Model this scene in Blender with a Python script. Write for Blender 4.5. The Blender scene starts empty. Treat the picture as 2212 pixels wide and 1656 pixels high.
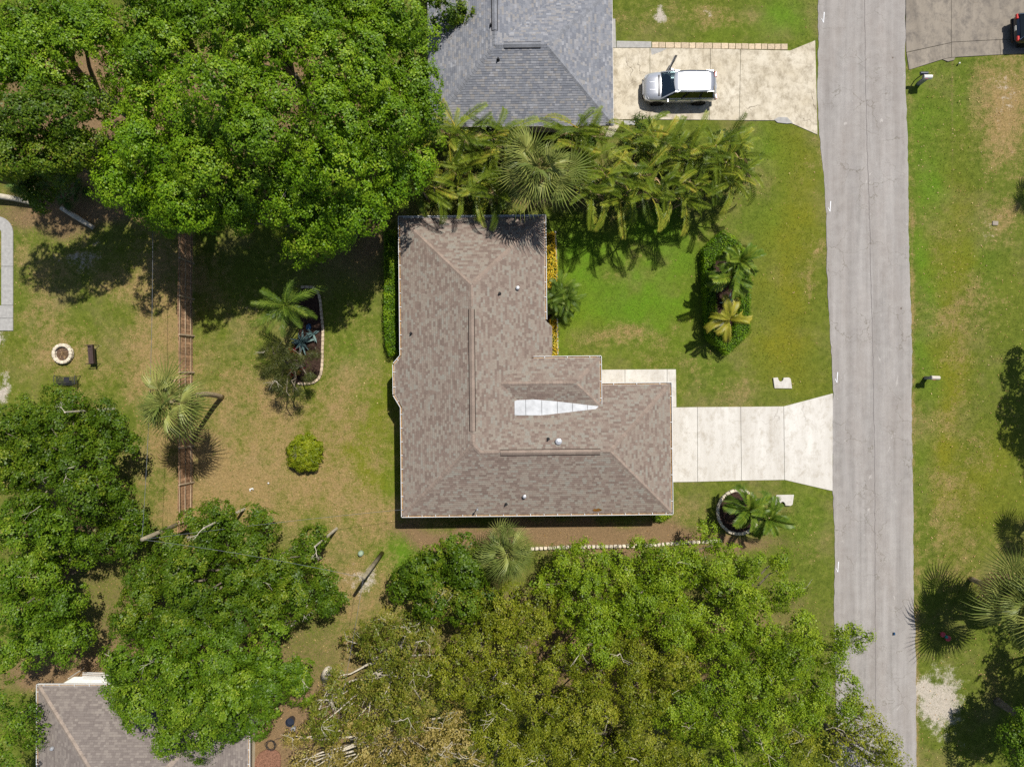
import bpy, bmesh, math, random
import numpy as np
from mathutils import Matrix, Vector

# ------------------------------------------------------------------ camera, sky, sun, exposure
scn = bpy.context.scene
col = scn.collection
R = math.radians
H = 47.3                 # height of the drone above the lawn, metres
PX = 32.44               # measuring grid: units per metre on the ground
CX, CY = 1106.0, 828.0

cam_d = bpy.data.cameras.new('camera')
cam_d.sensor_width = 36.0
cam_d.lens = 36.0 * H / (2212 / PX)
cam_d.clip_end = 1500
cam = bpy.data.objects.new('camera', cam_d)
cam.location = (0, 0, H)
col.objects.link(cam)
scn.camera = cam

SUN_EL, SUN_AZ = R(60.5), math.atan2(.55, .835)
world = bpy.data.worlds.new('World'); scn.world = world; world.use_nodes = True
wn = world.node_tree
sky = wn.nodes.new('ShaderNodeTexSky'); sky.sky_type = 'NISHITA'; sky.sun_disc = False
sky.sun_elevation = SUN_EL; sky.sun_rotation = SUN_AZ
wn.links.new(sky.outputs[0], wn.nodes['Background'].inputs[0])
wn.nodes['Background'].inputs[1].default_value = 0.075
sd = bpy.data.lights.new('sun', 'SUN'); sd.energy = 4.9; sd.angle = R(.53); sd.color = (1.0, .955, .88)
sun = bpy.data.objects.new('sun', sd); col.objects.link(sun)
sdir = Vector((-math.sin(SUN_AZ) * math.cos(SUN_EL), -math.cos(SUN_AZ) * math.cos(SUN_EL), -math.sin(SUN_EL)))
sun.rotation_euler = sdir.to_track_quat('-Z', 'Y').to_euler(); sun.location = (20, 30, 60)
vs = scn.view_settings
vs.view_transform = 'Standard'; vs.look = 'None'; vs.gamma = 1; vs.exposure = 0.2; vs.use_curve_mapping = False
scn.cycles.max_bounces = 6; scn.cycles.diffuse_bounces = 3; scn.cycles.glossy_bounces = 2
scn.cycles.transmission_bounces = 3; scn.cycles.transparent_max_bounces = 6
scn.cycles.use_denoising = False

# ------------------------------------------------------------------ helpers
def W(dx, dy, h=0.0):
    """a point of the measuring grid, at height h, in metres"""
    f = (H - h) / H / PX
    return Vector(((dx - CX) * f, (CY - dy) * f, h))
def G(dx, dy):
    v = W(dx, dy); return (v.x, v.y)
def srgb(r, g, b, k=.8):
    o = []
    for c in (r, g, b):
        c /= 255.0
        o.append(k * (c / 12.92 if c <= .04045 else ((c + .055) / 1.055) ** 2.4))
    return tuple(o) + (1.0,)

INV = {}
def tag(o, label=None, cat=None, group=None, kind=None):
    if label: o['label'] = label
    if cat: o['category'] = cat
    if group: o['group'] = group
    if kind: o['kind'] = kind
    return o
def thing(name, label, cat, loc, rz=0.0, group=None):
    o = bpy.data.objects.new(name, None); col.objects.link(o)
    o.empty_display_size = .2
    o.location = loc; o.rotation_euler = (0, 0, rz)
    INV[o.name] = (Matrix.Translation(Vector(loc)) @ Matrix.Rotation(rz, 4, 'Z')).inverted()
    return tag(o, label, cat, group)
def inv_of(p):
    while p is not None:
        if p.name in INV: return INV[p.name]
        p = p.parent
    return Matrix.Identity(4)
def place(me, name, parent, Mw, kind=None):
    """an object that shares mesh data, put at a world matrix below its thing"""
    o = bpy.data.objects.new(name, me); col.objects.link(o)
    if parent is not None:
        o.parent = parent; o.matrix_basis = inv_of(parent) @ Mw
    else:
        o.matrix_basis = Mw
    if kind: o['kind'] = kind
    return o

class MB:
    def __init__(s): s.v = []; s.f = []; s.a = []; s.T = None
    def add(s, vs_, fs, a=0.5):
        n = len(s.v); s.v += [tuple(p) for p in vs_]
        for f in fs: s.f.append(tuple(i + n for i in f)); s.a.append(a)
        return s
    def box(s, c, d, rz=0.0, M=None, a=.5):
        x, y, z = d[0] / 2, d[1] / 2, d[2] / 2
        P = [Vector((i * x, j * y, k * z)) for k in (-1, 1) for j in (-1, 1) for i in (-1, 1)]
        Q = (Matrix.Translation(Vector(c)) @ Matrix.Rotation(rz, 4, 'Z')) if M is None else M
        return s.add([Q @ p for p in P], [(0, 2, 3, 1), (4, 5, 7, 6), (0, 1, 5, 4), (2, 6, 7, 3), (0, 4, 6, 2), (1, 3, 7, 5)], a)
    def bar(s, p, q, w, h, a=.5):
        p = Vector(p); q = Vector(q); d = q - p
        M = Matrix.Translation((p + q) / 2) @ d.to_track_quat('X', 'Z').to_matrix().to_4x4()
        return s.box((0, 0, 0), (d.length, w, h), M=M, a=a)
    def tube(s, pts, rads, n=6, a=.5, cap=True):
        pts = [Vector(p) for p in pts]
        if not hasattr(rads, '__len__'): rads = [rads] * len(pts)
        vs_ = []; fs = []
        up = Vector((.13, .31, .94))
        for i, p in enumerate(pts):
            t = (pts[min(i + 1, len(pts) - 1)] - pts[max(i - 1, 0)])
            if t.length < 1e-6: t = Vector((0, 0, 1))
            t.normalize()
            u = t.cross(up)
            if u.length < .05: u = t.cross(Vector((1, 0, 0)))
            u.normalize(); w = t.cross(u)
            for k in range(n):
                g = 2 * math.pi * k / n
                vs_.append(p + (u * math.cos(g) + w * math.sin(g)) * rads[i])
        for i in range(len(pts) - 1):
            for k in range(n):
                fs.append((i * n + k, i * n + (k + 1) % n, (i + 1) * n + (k + 1) % n, (i + 1) * n + k))
        if cap:
            fs.append(tuple(range(n))[::-1]); fs.append(tuple((len(pts) - 1) * n + k for k in range(n)))
        return s.add(vs_, fs, a)
    def prism(s, poly, z0, z1, a=.5):
        n = len(poly)
        ar = sum(poly[i][0] * poly[(i + 1) % n][1] - poly[(i + 1) % n][0] * poly[i][1] for i in range(n))
        if ar < 0: poly = poly[::-1]
        zf = z1 if callable(z1) else (lambda x, y: z1)
        vs_ = [(p[0], p[1], z0) for p in poly] + [(p[0], p[1], zf(p[0], p[1])) for p in poly]
        fs = [tuple(range(n))[::-1], tuple(range(n, 2 * n))] + [(i, (i + 1) % n, n + (i + 1) % n, n + i) for i in range(n)]
        return s.add(vs_, fs, a)
    def lathe(s, c, prof, n=16, a=.5):
        vs_ = []; fs = []
        for r, z in prof:
            for k in range(n):
                g = 2 * math.pi * k / n; vs_.append((c[0] + r * math.cos(g), c[1] + r * math.sin(g), c[2] + z))
        for i in range(len(prof) - 1):
            for k in range(n):
                fs.append((i * n + k, i * n + (k + 1) % n, (i + 1) * n + (k + 1) % n, (i + 1) * n + k))
        fs.append(tuple(range(n))[::-1]); fs.append(tuple((len(prof) - 1) * n + k for k in range(n)))
        return s.add(vs_, fs, a)
    def mesh(s, name, mat, Minv=None, smooth=False):
        me = bpy.data.meshes.new(name)
        T = s.T or Matrix.Identity(4)
        if Minv is not None: T = Minv @ T
        me.from_pydata([T @ Vector(p) for p in s.v], [], s.f)
        at = me.attributes.new('rnd', 'FLOAT', 'FACE'); at.data.foreach_set('value', s.a)
        if mat: me.materials.append(mat)
        if smooth: me.polygons.foreach_set('use_smooth', [True] * len(me.polygons))
        me.update()
        return me
    def build(s, name, mat, parent=None, smooth=False, bevel=0.0, loc=None, kind=None):
        Mi = inv_of(parent) if parent is not None else (Matrix.Translation(-Vector(loc)) if loc is not None else None)
        o = bpy.data.objects.new(name, s.mesh(name, mat, Mi, smooth)); col.objects.link(o)
        if parent is not None: o.parent = parent
        elif loc is not None: o.location = loc
        if bevel:
            b = o.modifiers.new('bevel', 'BEVEL'); b.width = bevel; b.segments = 2; b.limit_method = 'ANGLE'
        if kind: o['kind'] = kind
        return o

def fast_mesh(name, V, F, mat, attrs=None):
    """V (n,3), F (m,k) numpy; attrs {name: (domain, values)}"""
    me = bpy.data.meshes.new(name)
    m, k = F.shape
    me.vertices.add(len(V)); me.vertices.foreach_set('co', V.astype(np.float32).ravel())
    me.loops.add(m * k); me.loops.foreach_set('vertex_index', F.astype(np.int32).ravel())
    me.polygons.add(m); me.polygons.foreach_set('loop_start', np.arange(m, dtype=np.int32) * k)
    for an, (dom, vals) in (attrs or {}).items():
        at = me.attributes.new(an, 'FLOAT', dom); at.data.foreach_set('value', np.asarray(vals, np.float32).ravel())
    me.materials.append(mat); me.update(calc_edges=True); me.validate()
    return me

def vnoise(x, y, s, seed=0):
    """smooth value noise on arrays"""
    x = np.asarray(x) * s; y = np.asarray(y) * s
    xi = np.floor(x).astype(np.int64); yi = np.floor(y).astype(np.int64)
    fx = x - xi; fy = y - yi; fx = fx * fx * (3 - 2 * fx); fy = fy * fy * (3 - 2 * fy)
    def hsh(a, b):
        n = (a * 374761393 + b * 668265263 + seed * 974711) & 0x7fffffff
        n = ((n ^ (n >> 13)) * 1274126177) & 0x7fffffff
        return ((n ^ (n >> 16)) & 0xffff) / 65535.0
    a = hsh(xi, yi); b = hsh(xi + 1, yi); c = hsh(xi, yi + 1); d = hsh(xi + 1, yi + 1)
    return (a * (1 - fx) + b * fx) * (1 - fy) + (c * (1 - fx) + d * fx) * fy
def in_poly(x, y, poly):
    ins = np.zeros(np.shape(x), bool); n = len(poly)
    for i in range(n):
        x0, y0 = poly[i]; x1, y1 = poly[(i + 1) % n]
        if y0 == y1: continue
        c = ((y0 > y) != (y1 > y)) & (x < (x1 - x0) * (y - y0) / (y1 - y0) + x0)
        ins ^= c
    return ins
def clip(poly, a, b, c):
    """keep a*x + b*y <= c"""
    out = []
    for i in range(len(poly)):
        p, q = poly[i], poly[(i + 1) % len(poly)]
        dp = a * p[0] + b * p[1] - c; dq = a * q[0] + b * q[1] - c
        if dp <= 0: out.append(p)
        if (dp < 0 < dq) or (dq < 0 < dp):
            t = dp / (dp - dq); out.append((p[0] + t * (q[0] - p[0]), p[1] + t * (q[1] - p[1])))
    return out
def clip_convex(poly, conv):
    n = len(conv)
    ar = sum(conv[i][0] * conv[(i + 1) % n][1] - conv[(i + 1) % n][0] * conv[i][1] for i in range(n))
    sg = 1 if ar > 0 else -1
    for i in range(n):
        (x0, y0), (x1, y1) = conv[i], conv[(i + 1) % n]
        a, b = sg * (y1 - y0), -sg * (x1 - x0)
        poly = clip(poly, a, b, a * x0 + b * y0)
        if len(poly) < 3: return []
    return poly

# ------------------------------------------------------------------ materials
class NT:
    def __init__(s, name):
        s.m = bpy.data.materials.new(name); s.m.use_nodes = True
        s.t = s.m.node_tree; s.t.nodes.clear()
        s.out = s.t.nodes.new('ShaderNodeOutputMaterial')
        s.pos = None
    def n(s, ty, **kw):
        o = s.t.nodes.new(ty)
        for k, v in kw.items():
            if k.startswith('_'):
                setattr(o, k[1:], v)
            else:
                key = int(k[1:]) if k[0] == 'i' and k[1:].isdigit() else k
                s.set(o.inputs[key], v)
        return o
    def set(s, inp, v):
        if isinstance(v, bpy.types.NodeSocket): s.t.links.new(v, inp)
        else: inp.default_value = v
    def P(s, sx=1, sy=1, sz=1):
        if s.pos is None: s.pos = s.n('ShaderNodeNewGeometry').outputs['Position']
        if (sx, sy, sz) == (1, 1, 1): return s.pos
        return s.n('ShaderNodeVectorMath', _operation='MULTIPLY', i0=s.pos, i1=(sx, sy, sz)).outputs[0]
    def noise(s, scale, detail=3, rough=.55, vec=None, dist=0.0):
        return s.n('ShaderNodeTexNoise', Vector=vec or s.P(), Scale=scale, Detail=detail, Roughness=rough, Distortion=dist).outputs['Fac']
    def mix(s, fac, a, b, mode='MIX'):
        o = s.n('ShaderNodeMix', _data_type='RGBA', _blend_type=mode)
        s.set(o.inputs[0], fac); s.set(o.inputs[6], a); s.set(o.inputs[7], b)
        return o.outputs[2]
    def math(s, op, a, b=0.0, c=0.0, clamp=False):
        o = s.n('ShaderNodeMath', _operation=op, _use_clamp=clamp); s.set(o.inputs[0], a); s.set(o.inputs[1], b); s.set(o.inputs[2], c)
        return o.outputs[0]
    def rng(s, v, a, b, c=0.0, d=1.0):
        o = s.n('ShaderNodeMapRange', Value=v); o.clamp = True
        for k, x in zip(('From Min', 'From Max', 'To Min', 'To Max'), (a, b, c, d)): o.inputs[k].default_value = x
        return o.outputs[0]
    def ramp(s, v, stops, const=False):
        o = s.n('ShaderNodeValToRGB', Fac=v); e = o.color_ramp.elements
        if const: o.color_ramp.interpolation = 'CONSTANT'
        while len(e) < len(stops): e.new(.5)
        for i, (p, c) in enumerate(stops): e[i].position = p; e[i].color = c
        return o.outputs[0]
    def attr(s, nm): return s.n('ShaderNodeAttribute', _attribute_name=nm).outputs['Fac']
    def bump(s, h, st, dist=.02):
        return s.n('ShaderNodeBump', Height=h, Strength=st, Distance=dist).outputs[0]
    def surf(s, colr, rough=.8, spec=.3, metal=0.0, normal=None, coat=0.0, trans=None, transcol=None):
        p = s.n('ShaderNodeBsdfPrincipled')
        s.set(p.inputs['Base Color'], colr); s.set(p.inputs['Roughness'], rough); s.set(p.inputs['Specular IOR Level'], spec)
        s.set(p.inputs['Metallic'], metal); s.set(p.inputs['Coat Weight'], coat)
        if normal is not None: s.set(p.inputs['Normal'], normal)
        o = p.outputs[0]
        if trans:
            tr = s.n('ShaderNodeBsdfTranslucent', Color=transcol if transcol is not None else colr)
            mx = s.n('ShaderNodeMixShader', i0=trans, i1=o, i2=tr.outputs[0]); o = mx.outputs[0]
        s.t.links.new(o, s.out.inputs[0])
        return s.m

def plain(name, c, rough=.7, spec=.3, metal=0.0, var=.12, scale=6.0, bump=0.0, coat=0.0):
    t = NT(name)
    n1 = t.noise(scale, 4)
    lo = tuple(x * (1 - var * 1.6) for x in c[:3]) + (1,); hi = tuple(min(1, x * (1 + var * 1.2)) for x in c[:3]) + (1,)
    cc = t.mix(t.rng(n1, .3, .7), lo, hi)
    rn = t.attr('rnd')
    cc = t.mix(1.0, cc, t.ramp(rn, [(0, (1 - var, 1 - var, 1 - var, 1)), (1, (1 + var, 1 + var, 1 + var, 1))]), 'MULTIPLY')
    nm = t.bump(t.noise(scale * 9, 3), bump) if bump else None
    return t.surf(cc, rough, spec, metal, nm, coat)

def leafmat(name, stops, trans=.26, rough=.45, spec=.25, objvar=0.0, clump=.58):
    """stops: list of (pos, rgba); the leaf tint runs over two random attributes of the mesh"""
    t = NT(name)
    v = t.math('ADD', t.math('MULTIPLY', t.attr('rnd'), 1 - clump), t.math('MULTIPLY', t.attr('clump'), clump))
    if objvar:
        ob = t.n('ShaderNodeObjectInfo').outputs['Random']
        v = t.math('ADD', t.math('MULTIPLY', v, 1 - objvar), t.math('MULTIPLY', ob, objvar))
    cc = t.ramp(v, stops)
    tc = t.mix(1.0, cc, (1.5, 1.45, .55, 1), 'MULTIPLY')
    return t.surf(cc, rough, spec, trans=trans, transcol=tc)
def mat_ground():
    t = NT('lawn')
    dry, lush, bare, litt, yel = (t.attr(k) for k in ('dry', 'lush', 'bare', 'litter', 'yellow'))
    big = t.noise(.55, 4, .6); wide = t.noise(.23, 5, .65); mid = t.noise(2.3, 4, .65); fine = t.noise(15, 4, .75); vfine = t.noise(48, 2, .75)
    green = t.mix(t.rng(mid, .3, .7), srgb(82, 96, 30), srgb(112, 122, 46))
    green = t.mix(t.math('MULTIPLY', lush, t.rng(mid, .25, .6, .55, 1)), green, t.mix(t.rng(fine, .3, .7), srgb(74, 112, 18), srgb(108, 148, 34)))
    green = t.mix(t.math('MULTIPLY', yel, t.rng(big, .3, .7, .5, 1)), green, t.mix(t.rng(fine, .3, .7), srgb(106, 108, 20), srgb(138, 134, 40)))
    dryc = t.mix(t.rng(fine, .3, .72), srgb(128, 106, 66), srgb(172, 148, 102))
    dfac = t.rng(t.math('ADD', dry, t.math('ADD', t.math('MULTIPLY', t.math('SUBTRACT', mid, .5), 1.15), t.math('MULTIPLY', t.math('SUBTRACT', fine, .5), 1.5))), .25, .78)
    c = t.mix(dfac, green, dryc)
    c = t.mix(t.math('MULTIPLY', t.math('MULTIPLY', t.rng(wide, .48, .66), t.rng(big, .35, .65, .2, .6)), t.math('SUBTRACT', 1.0, t.math('MAXIMUM', lush, yel), clamp=True)), c, t.mix(t.rng(fine, .3, .7), srgb(124, 106, 72), srgb(166, 146, 106)))
    c = t.mix(t.math('MULTIPLY', t.rng(t.noise(5.5, 3, .6), .6, .68), .55), c, srgb(78, 96, 26))
    lfac = t.rng(t.math('ADD', litt, t.math('MULTIPLY', t.math('SUBTRACT', fine, .5), 1.4)), .32, .75)
    litc = t.mix(t.rng(vfine, .35, .68), srgb(102, 82, 60), srgb(158, 132, 98))
    c = t.mix(lfac, c, litc)
    bfac = t.rng(t.math('ADD', bare, t.math('ADD', t.math('MULTIPLY', t.math('SUBTRACT', mid, .5), 1.3), t.math('MULTIPLY', t.math('SUBTRACT', fine, .5), 1.1))), .38, .72)
    c = t.mix(bfac, c, t.mix(t.rng(fine, .3, .7), srgb(160, 148, 132), srgb(206, 198, 186)))
    gr = t.ramp(vfine, [(.28, (.68, .7, .66, 1)), (.5, (1, 1, 1, 1)), (.72, (1.3, 1.26, 1.18, 1))])
    c = t.mix(.85, c, gr, 'MULTIPLY')
    sp = t.rng(t.n('ShaderNodeTexVoronoi', Vector=t.P(), Scale=3.2).outputs['Distance'], .04, .09, 1, 0)
    c = t.mix(t.math('MULTIPLY', sp, t.math('ADD', t.math('MULTIPLY', dry, .5), t.math('MULTIPLY', litt, .6), clamp=True)), c, srgb(206, 172, 120))
    c = t.mix(.8, c, t.ramp(t.noise(6.5, 5, .72), [(.3, (.74, .77, .72, 1)), (.5, (1, 1, 1, 1)), (.7, (1.22, 1.2, 1.16, 1))]), 'MULTIPLY')
    nm = t.bump(t.math('ADD', fine, t.math('MULTIPLY', vfine, .6)), .45, .04)
    return t.surf(c, .9, .12, normal=nm)

def blobsum(dx, dy, L):
    o = np.zeros(np.shape(dx))
    for (x, y, rx, ry, a) in L:
        o += a * np.exp(-(((dx - x) / rx) ** 2 + ((dy - y) / ry) ** 2))
    return o
DRY = [(500, 900, 170, 220, .52), (330, 640, 90, 170, .5), (150, 760, 160, 110, .3), (480, 1080, 160, 120, .5), (700, 900, 120, 160, .3), (800, 1080, 160, 90, .45),
       (1380, 730, 75, 40, .62), (1300, 745, 60, 25, .4), (1440, 800, 110, 50, .3), (1600, 830, 130, 45, .35), (2170, 260, 75, 170, .75), (2160, 480, 60, 60, .5), (1480, 50, 140, 42, .55),
       (2060, 830, 45, 200, .28), (2110, 640, 90, 120, .25), (1540, 480, 60, 30, .35), (820, 1330, 150, 160, .5), (2050, 1120, 90, 200, .3), (1500, 1085, 80, 60, .3), (1760, 700, 10, 330, .35),
       (900, 700, 40, 60, .3), (760, 700, 60, 130, .25), (1590, 290, 90, 30, .2), (60, 560, 110, 60, .4), (1640, 1000, 60, 20, .2), (1720, 1110, 90, 60, .12), (1980, 1500, 40, 170, .3)]
LUSH = [(1995, 300, 28, 260, .2), (2005, 900, 28, 300, .3), (1400, 640, 100, 130, .5), (2100, 560, 60, 90, .3), (1520, 760, 70, 60, .35), (1330, 620, 130, 100, .95), (1300, 520, 160, 70, .8), (1230, 700, 40, 80, .7), (1480, 600, 60, 90, .5), (830, 900, 60, 200, .55), (880, 1210, 70, 45, 1.0), (1700, 40, 70, 60, .8), (1690, 480, 40, 90, .45),
        (2000, 420, 40, 220, .55), (2010, 640, 30, 120, .5), (780, 800, 60, 80, .35), (1750, 1120, 40, 80, .5), (1460, 470, 140, 40, .5), (1670, 330, 60, 80, .4), (2080, 200, 60, 120, .3), (1560, 70, 60, 40, .3)]
YEL = [(1720, 430, 45, 190, .8), (1700, 640, 60, 130, .75), (1700, 780, 60, 70, .55), (2060, 560, 40, 160, .7), (2050, 880, 30, 190, .9), (1240, 690, 60, 80, .4), (800, 950, 90, 160, .55), (620, 980, 150, 160, .25), (2120, 1050, 90, 120, .6),
       (860, 820, 40, 120, .4), (1290, 480, 80, 30, .2), (150, 780, 160, 90, .25), (300, 560, 60, 80, .3), (1480, 700, 40, 60, .3)]
BARE = [(1420, 48, 22, 14, .75), (1520, 42, 18, 9, .6), (1430, 30, 8, 16, .5), (2040, 1530, 55, 80, .95), (2000, 1470, 28, 25, .7), (8, 740, 22, 30, .95), (3, 840, 16, 40, .8), (175, 560, 60, 26, .5), (800, 1235, 22, 28, .55), (765, 1240, 40, 30, .3),
        (2140, 480, 40, 40, .3), (320, 1660, 50, 10, .3), (1300, 275, 20, 10, .5), (2180, 210, 30, 100, .35), (640, 1480, 60, 60, .25), (190, 755, 70, 22, .22), (560, 690, 50, 40, .2)]
LITT = [(1180, 1148, 330, 26, .95), (1440, 1140, 60, 22, .5), (930, 1160, 60, 30, .35), (560, 230, 420, 190, .9), (150, 250, 200, 200, .8), (150, 470, 230, 40, .6), (140, 1100, 170, 160, .8), (400, 1400, 300, 150, .8), (1330, 1400, 480, 180, .9),
        (120, 1470, 150, 40, .8), (700, 1560, 160, 90, .8), (580, 1630, 70, 40, 1.0), (1400, 1180, 300, 24, .75), (1560, 1160, 60, 22, .5), (1300, 400, 350, 60, .8), (740, 560, 160, 70, .35), (330, 600, 40, 70, .3), (2160, 1470, 50, 80, .4), (360, 860, 30, 200, .3), (800, 500, 50, 90, .5)]
def gattrs(x, y):
    dx = x * PX + CX; dy = CY - y * PX
    wx = dx + 46 * (vnoise(x, y, .4, 3) - .5) + 22 * (vnoise(x, y, 1.2, 5) - .5)
    wy = dy + 46 * (vnoise(x, y, .4, 4) - .5) + 22 * (vnoise(x, y, 1.2, 6) - .5)
    at = dict(dry=np.clip(.14 + blobsum(wx, wy, DRY), 0, 1), lush=np.clip(blobsum(wx, wy, LUSH), 0, 1), yellow=np.clip(blobsum(wx, wy, YEL), 0, 1),
              bare=np.clip(blobsum(wx, wy, BARE), 0, 1), litter=np.clip(blobsum(wx, wy, LITT), 0, 1))
    fb = (vnoise(x, y, .45, 21) + .6 * vnoise(x, y, 1.1, 22) + .4 * vnoise(x, y, 2.7, 23)) / 2.0 - .5
    at['dry'] = np.clip(at['dry'] - .06 - .14 * (dx > 1210) - .02 * (dx < 800) + 1.05 * fb, 0, 1); at['lush'] = np.clip(at['lush'] * np.clip(.75 - 1.6 * fb, .1, 1.3), 0, 1); at['yellow'] = np.clip(at['yellow'] * (1 - .9 * fb) + .35 * np.clip(vnoise(x, y, .3, 31) - .55, 0, 1), 0, 1)
    track = np.exp(-((dx - (2060 + .008 * dy)) / 5) ** 2) * (dy < 620) + .8 * np.exp(-((dx - 2027) / 3) ** 2) * (dy > 960) * (dy < 1240) + .5 * np.exp(-((dx - 2050 + (dy - 960) * .08) / 3) ** 2) * (dy > 960) * (dy < 1240)
    at['litter'] = np.clip(at['litter'] + .5 * track, 0, 1)
    edge = np.exp(-((dx - (1964 + .011 * dy)) / 5) ** 2)
    at['dry'] = np.clip(at['dry'] + .5 * edge, 0, 1)
    at['lush'] *= 1 - .75 * at['dry']
    return at

# the lawn: one sheet, fine where it is seen, running on to the horizon
M_LAWN = mat_ground()
gx = np.concatenate([[-500, -250, -120, -70, -50], np.arange(-42, 42.01, .3), [50, 70, 120, 250, 500]])
gy = np.concatenate([[-500, -250, -120, -60, -40], np.arange(-31, 31.01, .3), [40, 60, 120, 250, 500]])
XX, YY = np.meshgrid(gx, gy)
dxg = XX * PX + CX; dyg = CY - YY * PX
ZZ = .035 * (vnoise(XX, YY, .5, 9) - .5) - .05
sw = np.exp(-((dxg - 1690) / 36) ** 2) * ((dyg > 300) & (dyg < 840) | (dyg > 1075) & (dyg < 1400)) + np.exp(-((dxg - 2062) / 40) ** 2) * (dyg > 140)
ZZ = ZZ - .10 * sw
V = np.stack([XX.ravel(), YY.ravel(), ZZ.ravel()], 1)
nx, ny = len(gx), len(gy)
ii = (np.arange(ny - 1)[:, None] * nx + np.arange(nx - 1)[None, :]).ravel()
F = np.stack([ii, ii + 1, ii + nx + 1, ii + nx], 1)
ga = gattrs(V[:, 0], V[:, 1])
gme = fast_mesh('lawn', V, F, M_LAWN, {k: ('POINT', v) for k, v in ga.items()})
gme.polygons.foreach_set('use_smooth', [True] * len(gme.polygons))
g_ob = bpy.data.objects.new('lawn', gme); col.objects.link(g_ob); g_ob['kind'] = 'structure'

# ------------------------------------------------------------------ road and concrete
def mat_road():
    t = NT('asphalt')
    st = t.noise(1.0, 4, .6, t.P(2.6, .12, 1)); st2 = t.noise(1.0, 3, .6, t.P(.8, .2, 1))
    fi = t.noise(24, 3, .75); md = t.noise(1.6, 5, .6); pat = t.noise(.9, 3, .5, t.P(1.6, 1, 1), 1.2)
    c = t.mix(t.rng(st, .3, .7), srgb(138, 133, 129), srgb(170, 165, 161))
    c = t.mix(t.rng(st2, .4, .65, 0, .5), c, srgb(152, 143, 136))
    c = t.mix(t.rng(md, .35, .7, 0, .4), c, srgb(182, 178, 173))
    c = t.mix(t.rng(pat, .69, .73, 0, .5), c, srgb(204, 199, 193))
    c = t.mix(.5, c, t.ramp(fi, [(.3, (.68, .68, .68, 1)), (.7, (1.28, 1.28, 1.28, 1))]), 'MULTIPLY')
    sx = t.n('ShaderNodeSeparateXYZ', Vector=t.P()).outputs[0]
    ln = t.math('SINE', t.math('MULTIPLY', t.math('ADD', sx, t.math('MULTIPLY', st2, .8)), 3.9))
    c = t.mix(t.math('MULTIPLY', t.rng(ln, .1, 1), .22), c, srgb(138, 132, 128))
    wp = t.n('ShaderNodeVectorMath', _operation='ADD', i0=t.P(), i1=t.n('ShaderNodeVectorMath', _operation='SCALE', i0=t.n('ShaderNodeTexNoise', Vector=t.P(), Scale=2.2, Detail=4).outputs['Color'], Scale=.75).outputs[0]).outputs[0]
    vo = t.n('ShaderNodeTexVoronoi', Vector=wp, Scale=.62, _feature='DISTANCE_TO_EDGE').outputs['Distance']
    ck = t.math('MULTIPLY', t.rng(vo, .004, .014, 1, 0), t.rng(t.noise(.4, 3), .46, .62))
    vo2 = t.n('ShaderNodeTexVoronoi', Vector=wp, Scale=1.6, _feature='DISTANCE_TO_EDGE').outputs['Distance']
    ck2 = t.math('MULTIPLY', t.rng(vo2, .004, .02, 1, 0), t.rng(t.noise(.55, 3), .58, .68))
    ckc = t.math('MAXIMUM', ck, t.math('MULTIPLY', ck2, .8))
    c = t.mix(t.math('MULTIPLY', ckc, .5), c, srgb(98, 90, 72))
    wt = t.rng(t.n('ShaderNodeTexVoronoi', Vector=t.P(), Scale=.55).outputs['Distance'], .03, .05, .75, 0)
    c = t.mix(wt, c, srgb(98, 84, 74))
    nm = t.bump(t.math('SUBTRACT', fi, t.math('MULTIPLY', ckc, .8)), .35, .02)
    return t.surf(c, .88, .25, normal=nm)
def mat_conc(name, c0, c1, stain, samt, crack=.5, streak=False):
    t = NT(name)
    a = t.noise(.5, 4, .6, t.P(2.2, .35, 1) if streak else None); b = t.noise(3, 5, .65); f = t.noise(26, 3, .7); s2 = t.noise(1.7, 8, .78, t.P(1, .75, 1), .2)
    c = t.mix(t.rng(a, .3, .7), c0, c1)
    c = t.mix(t.rng(s2, .62 - samt * .22, .8 - samt * .2, 0, min(1, .35 + samt * .6)), c, stain)
    c = t.mix(t.rng(b, .6, .78, 0, .35 * (samt + .3)), c, stain)
    c = t.mix(.35, c, t.ramp(f, [(.3, (.74, .74, .74, 1)), (.7, (1.2, 1.2, 1.2, 1))]), 'MULTIPLY')
    wp = t.n('ShaderNodeVectorMath', _operation='ADD', i0=t.P(), i1=t.n('ShaderNodeVectorMath', _operation='SCALE', i0=t.n('ShaderNodeTexNoise', Vector=t.P(), Scale=1.5, Detail=4).outputs['Color'], Scale=.8).outputs[0]).outputs[0]
    vo = t.n('ShaderNodeTexVoronoi', Vector=wp, Scale=.26, _feature='DISTANCE_TO_EDGE').outputs['Distance']
    ck = t.math('MULTIPLY', t.rng(vo, .002, .006, 1, 0), t.rng(t.noise(.35, 2), .5, .6))
    c = t.mix(t.math('MULTIPLY', ck, crack), c, srgb(104, 92, 76))
    return t.surf(c, .85, .25, normal=t.bump(f, .2, .01))
M_ROAD = mat_road()
M_CONC = mat_conc('pale concrete', srgb(200, 194, 184), srgb(226, 222, 214), srgb(172, 162, 146), .6, .35, True)
M_CONC_OLD = mat_conc('stained beige concrete', srgb(200, 188, 164), srgb(222, 213, 194), srgb(150, 138, 116), .8, .7)
M_CONC_GREY = mat_conc('grey brown concrete', srgb(134, 125, 113), srgb(160, 150, 136), srgb(104, 98, 92), .75, .4, True)
M_CONC_PATCH = plain('grey cement', srgb(172, 170, 166), .85, .2, var=.1, scale=5, bump=.1)
M_PAVER = plain('beige paver', srgb(206, 186, 158), .85, .2, var=.16, scale=9, bump=.25)
M_PAINT = plain('white road paint', srgb(238, 240, 244), .6, .3, var=.06, scale=20)

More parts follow.
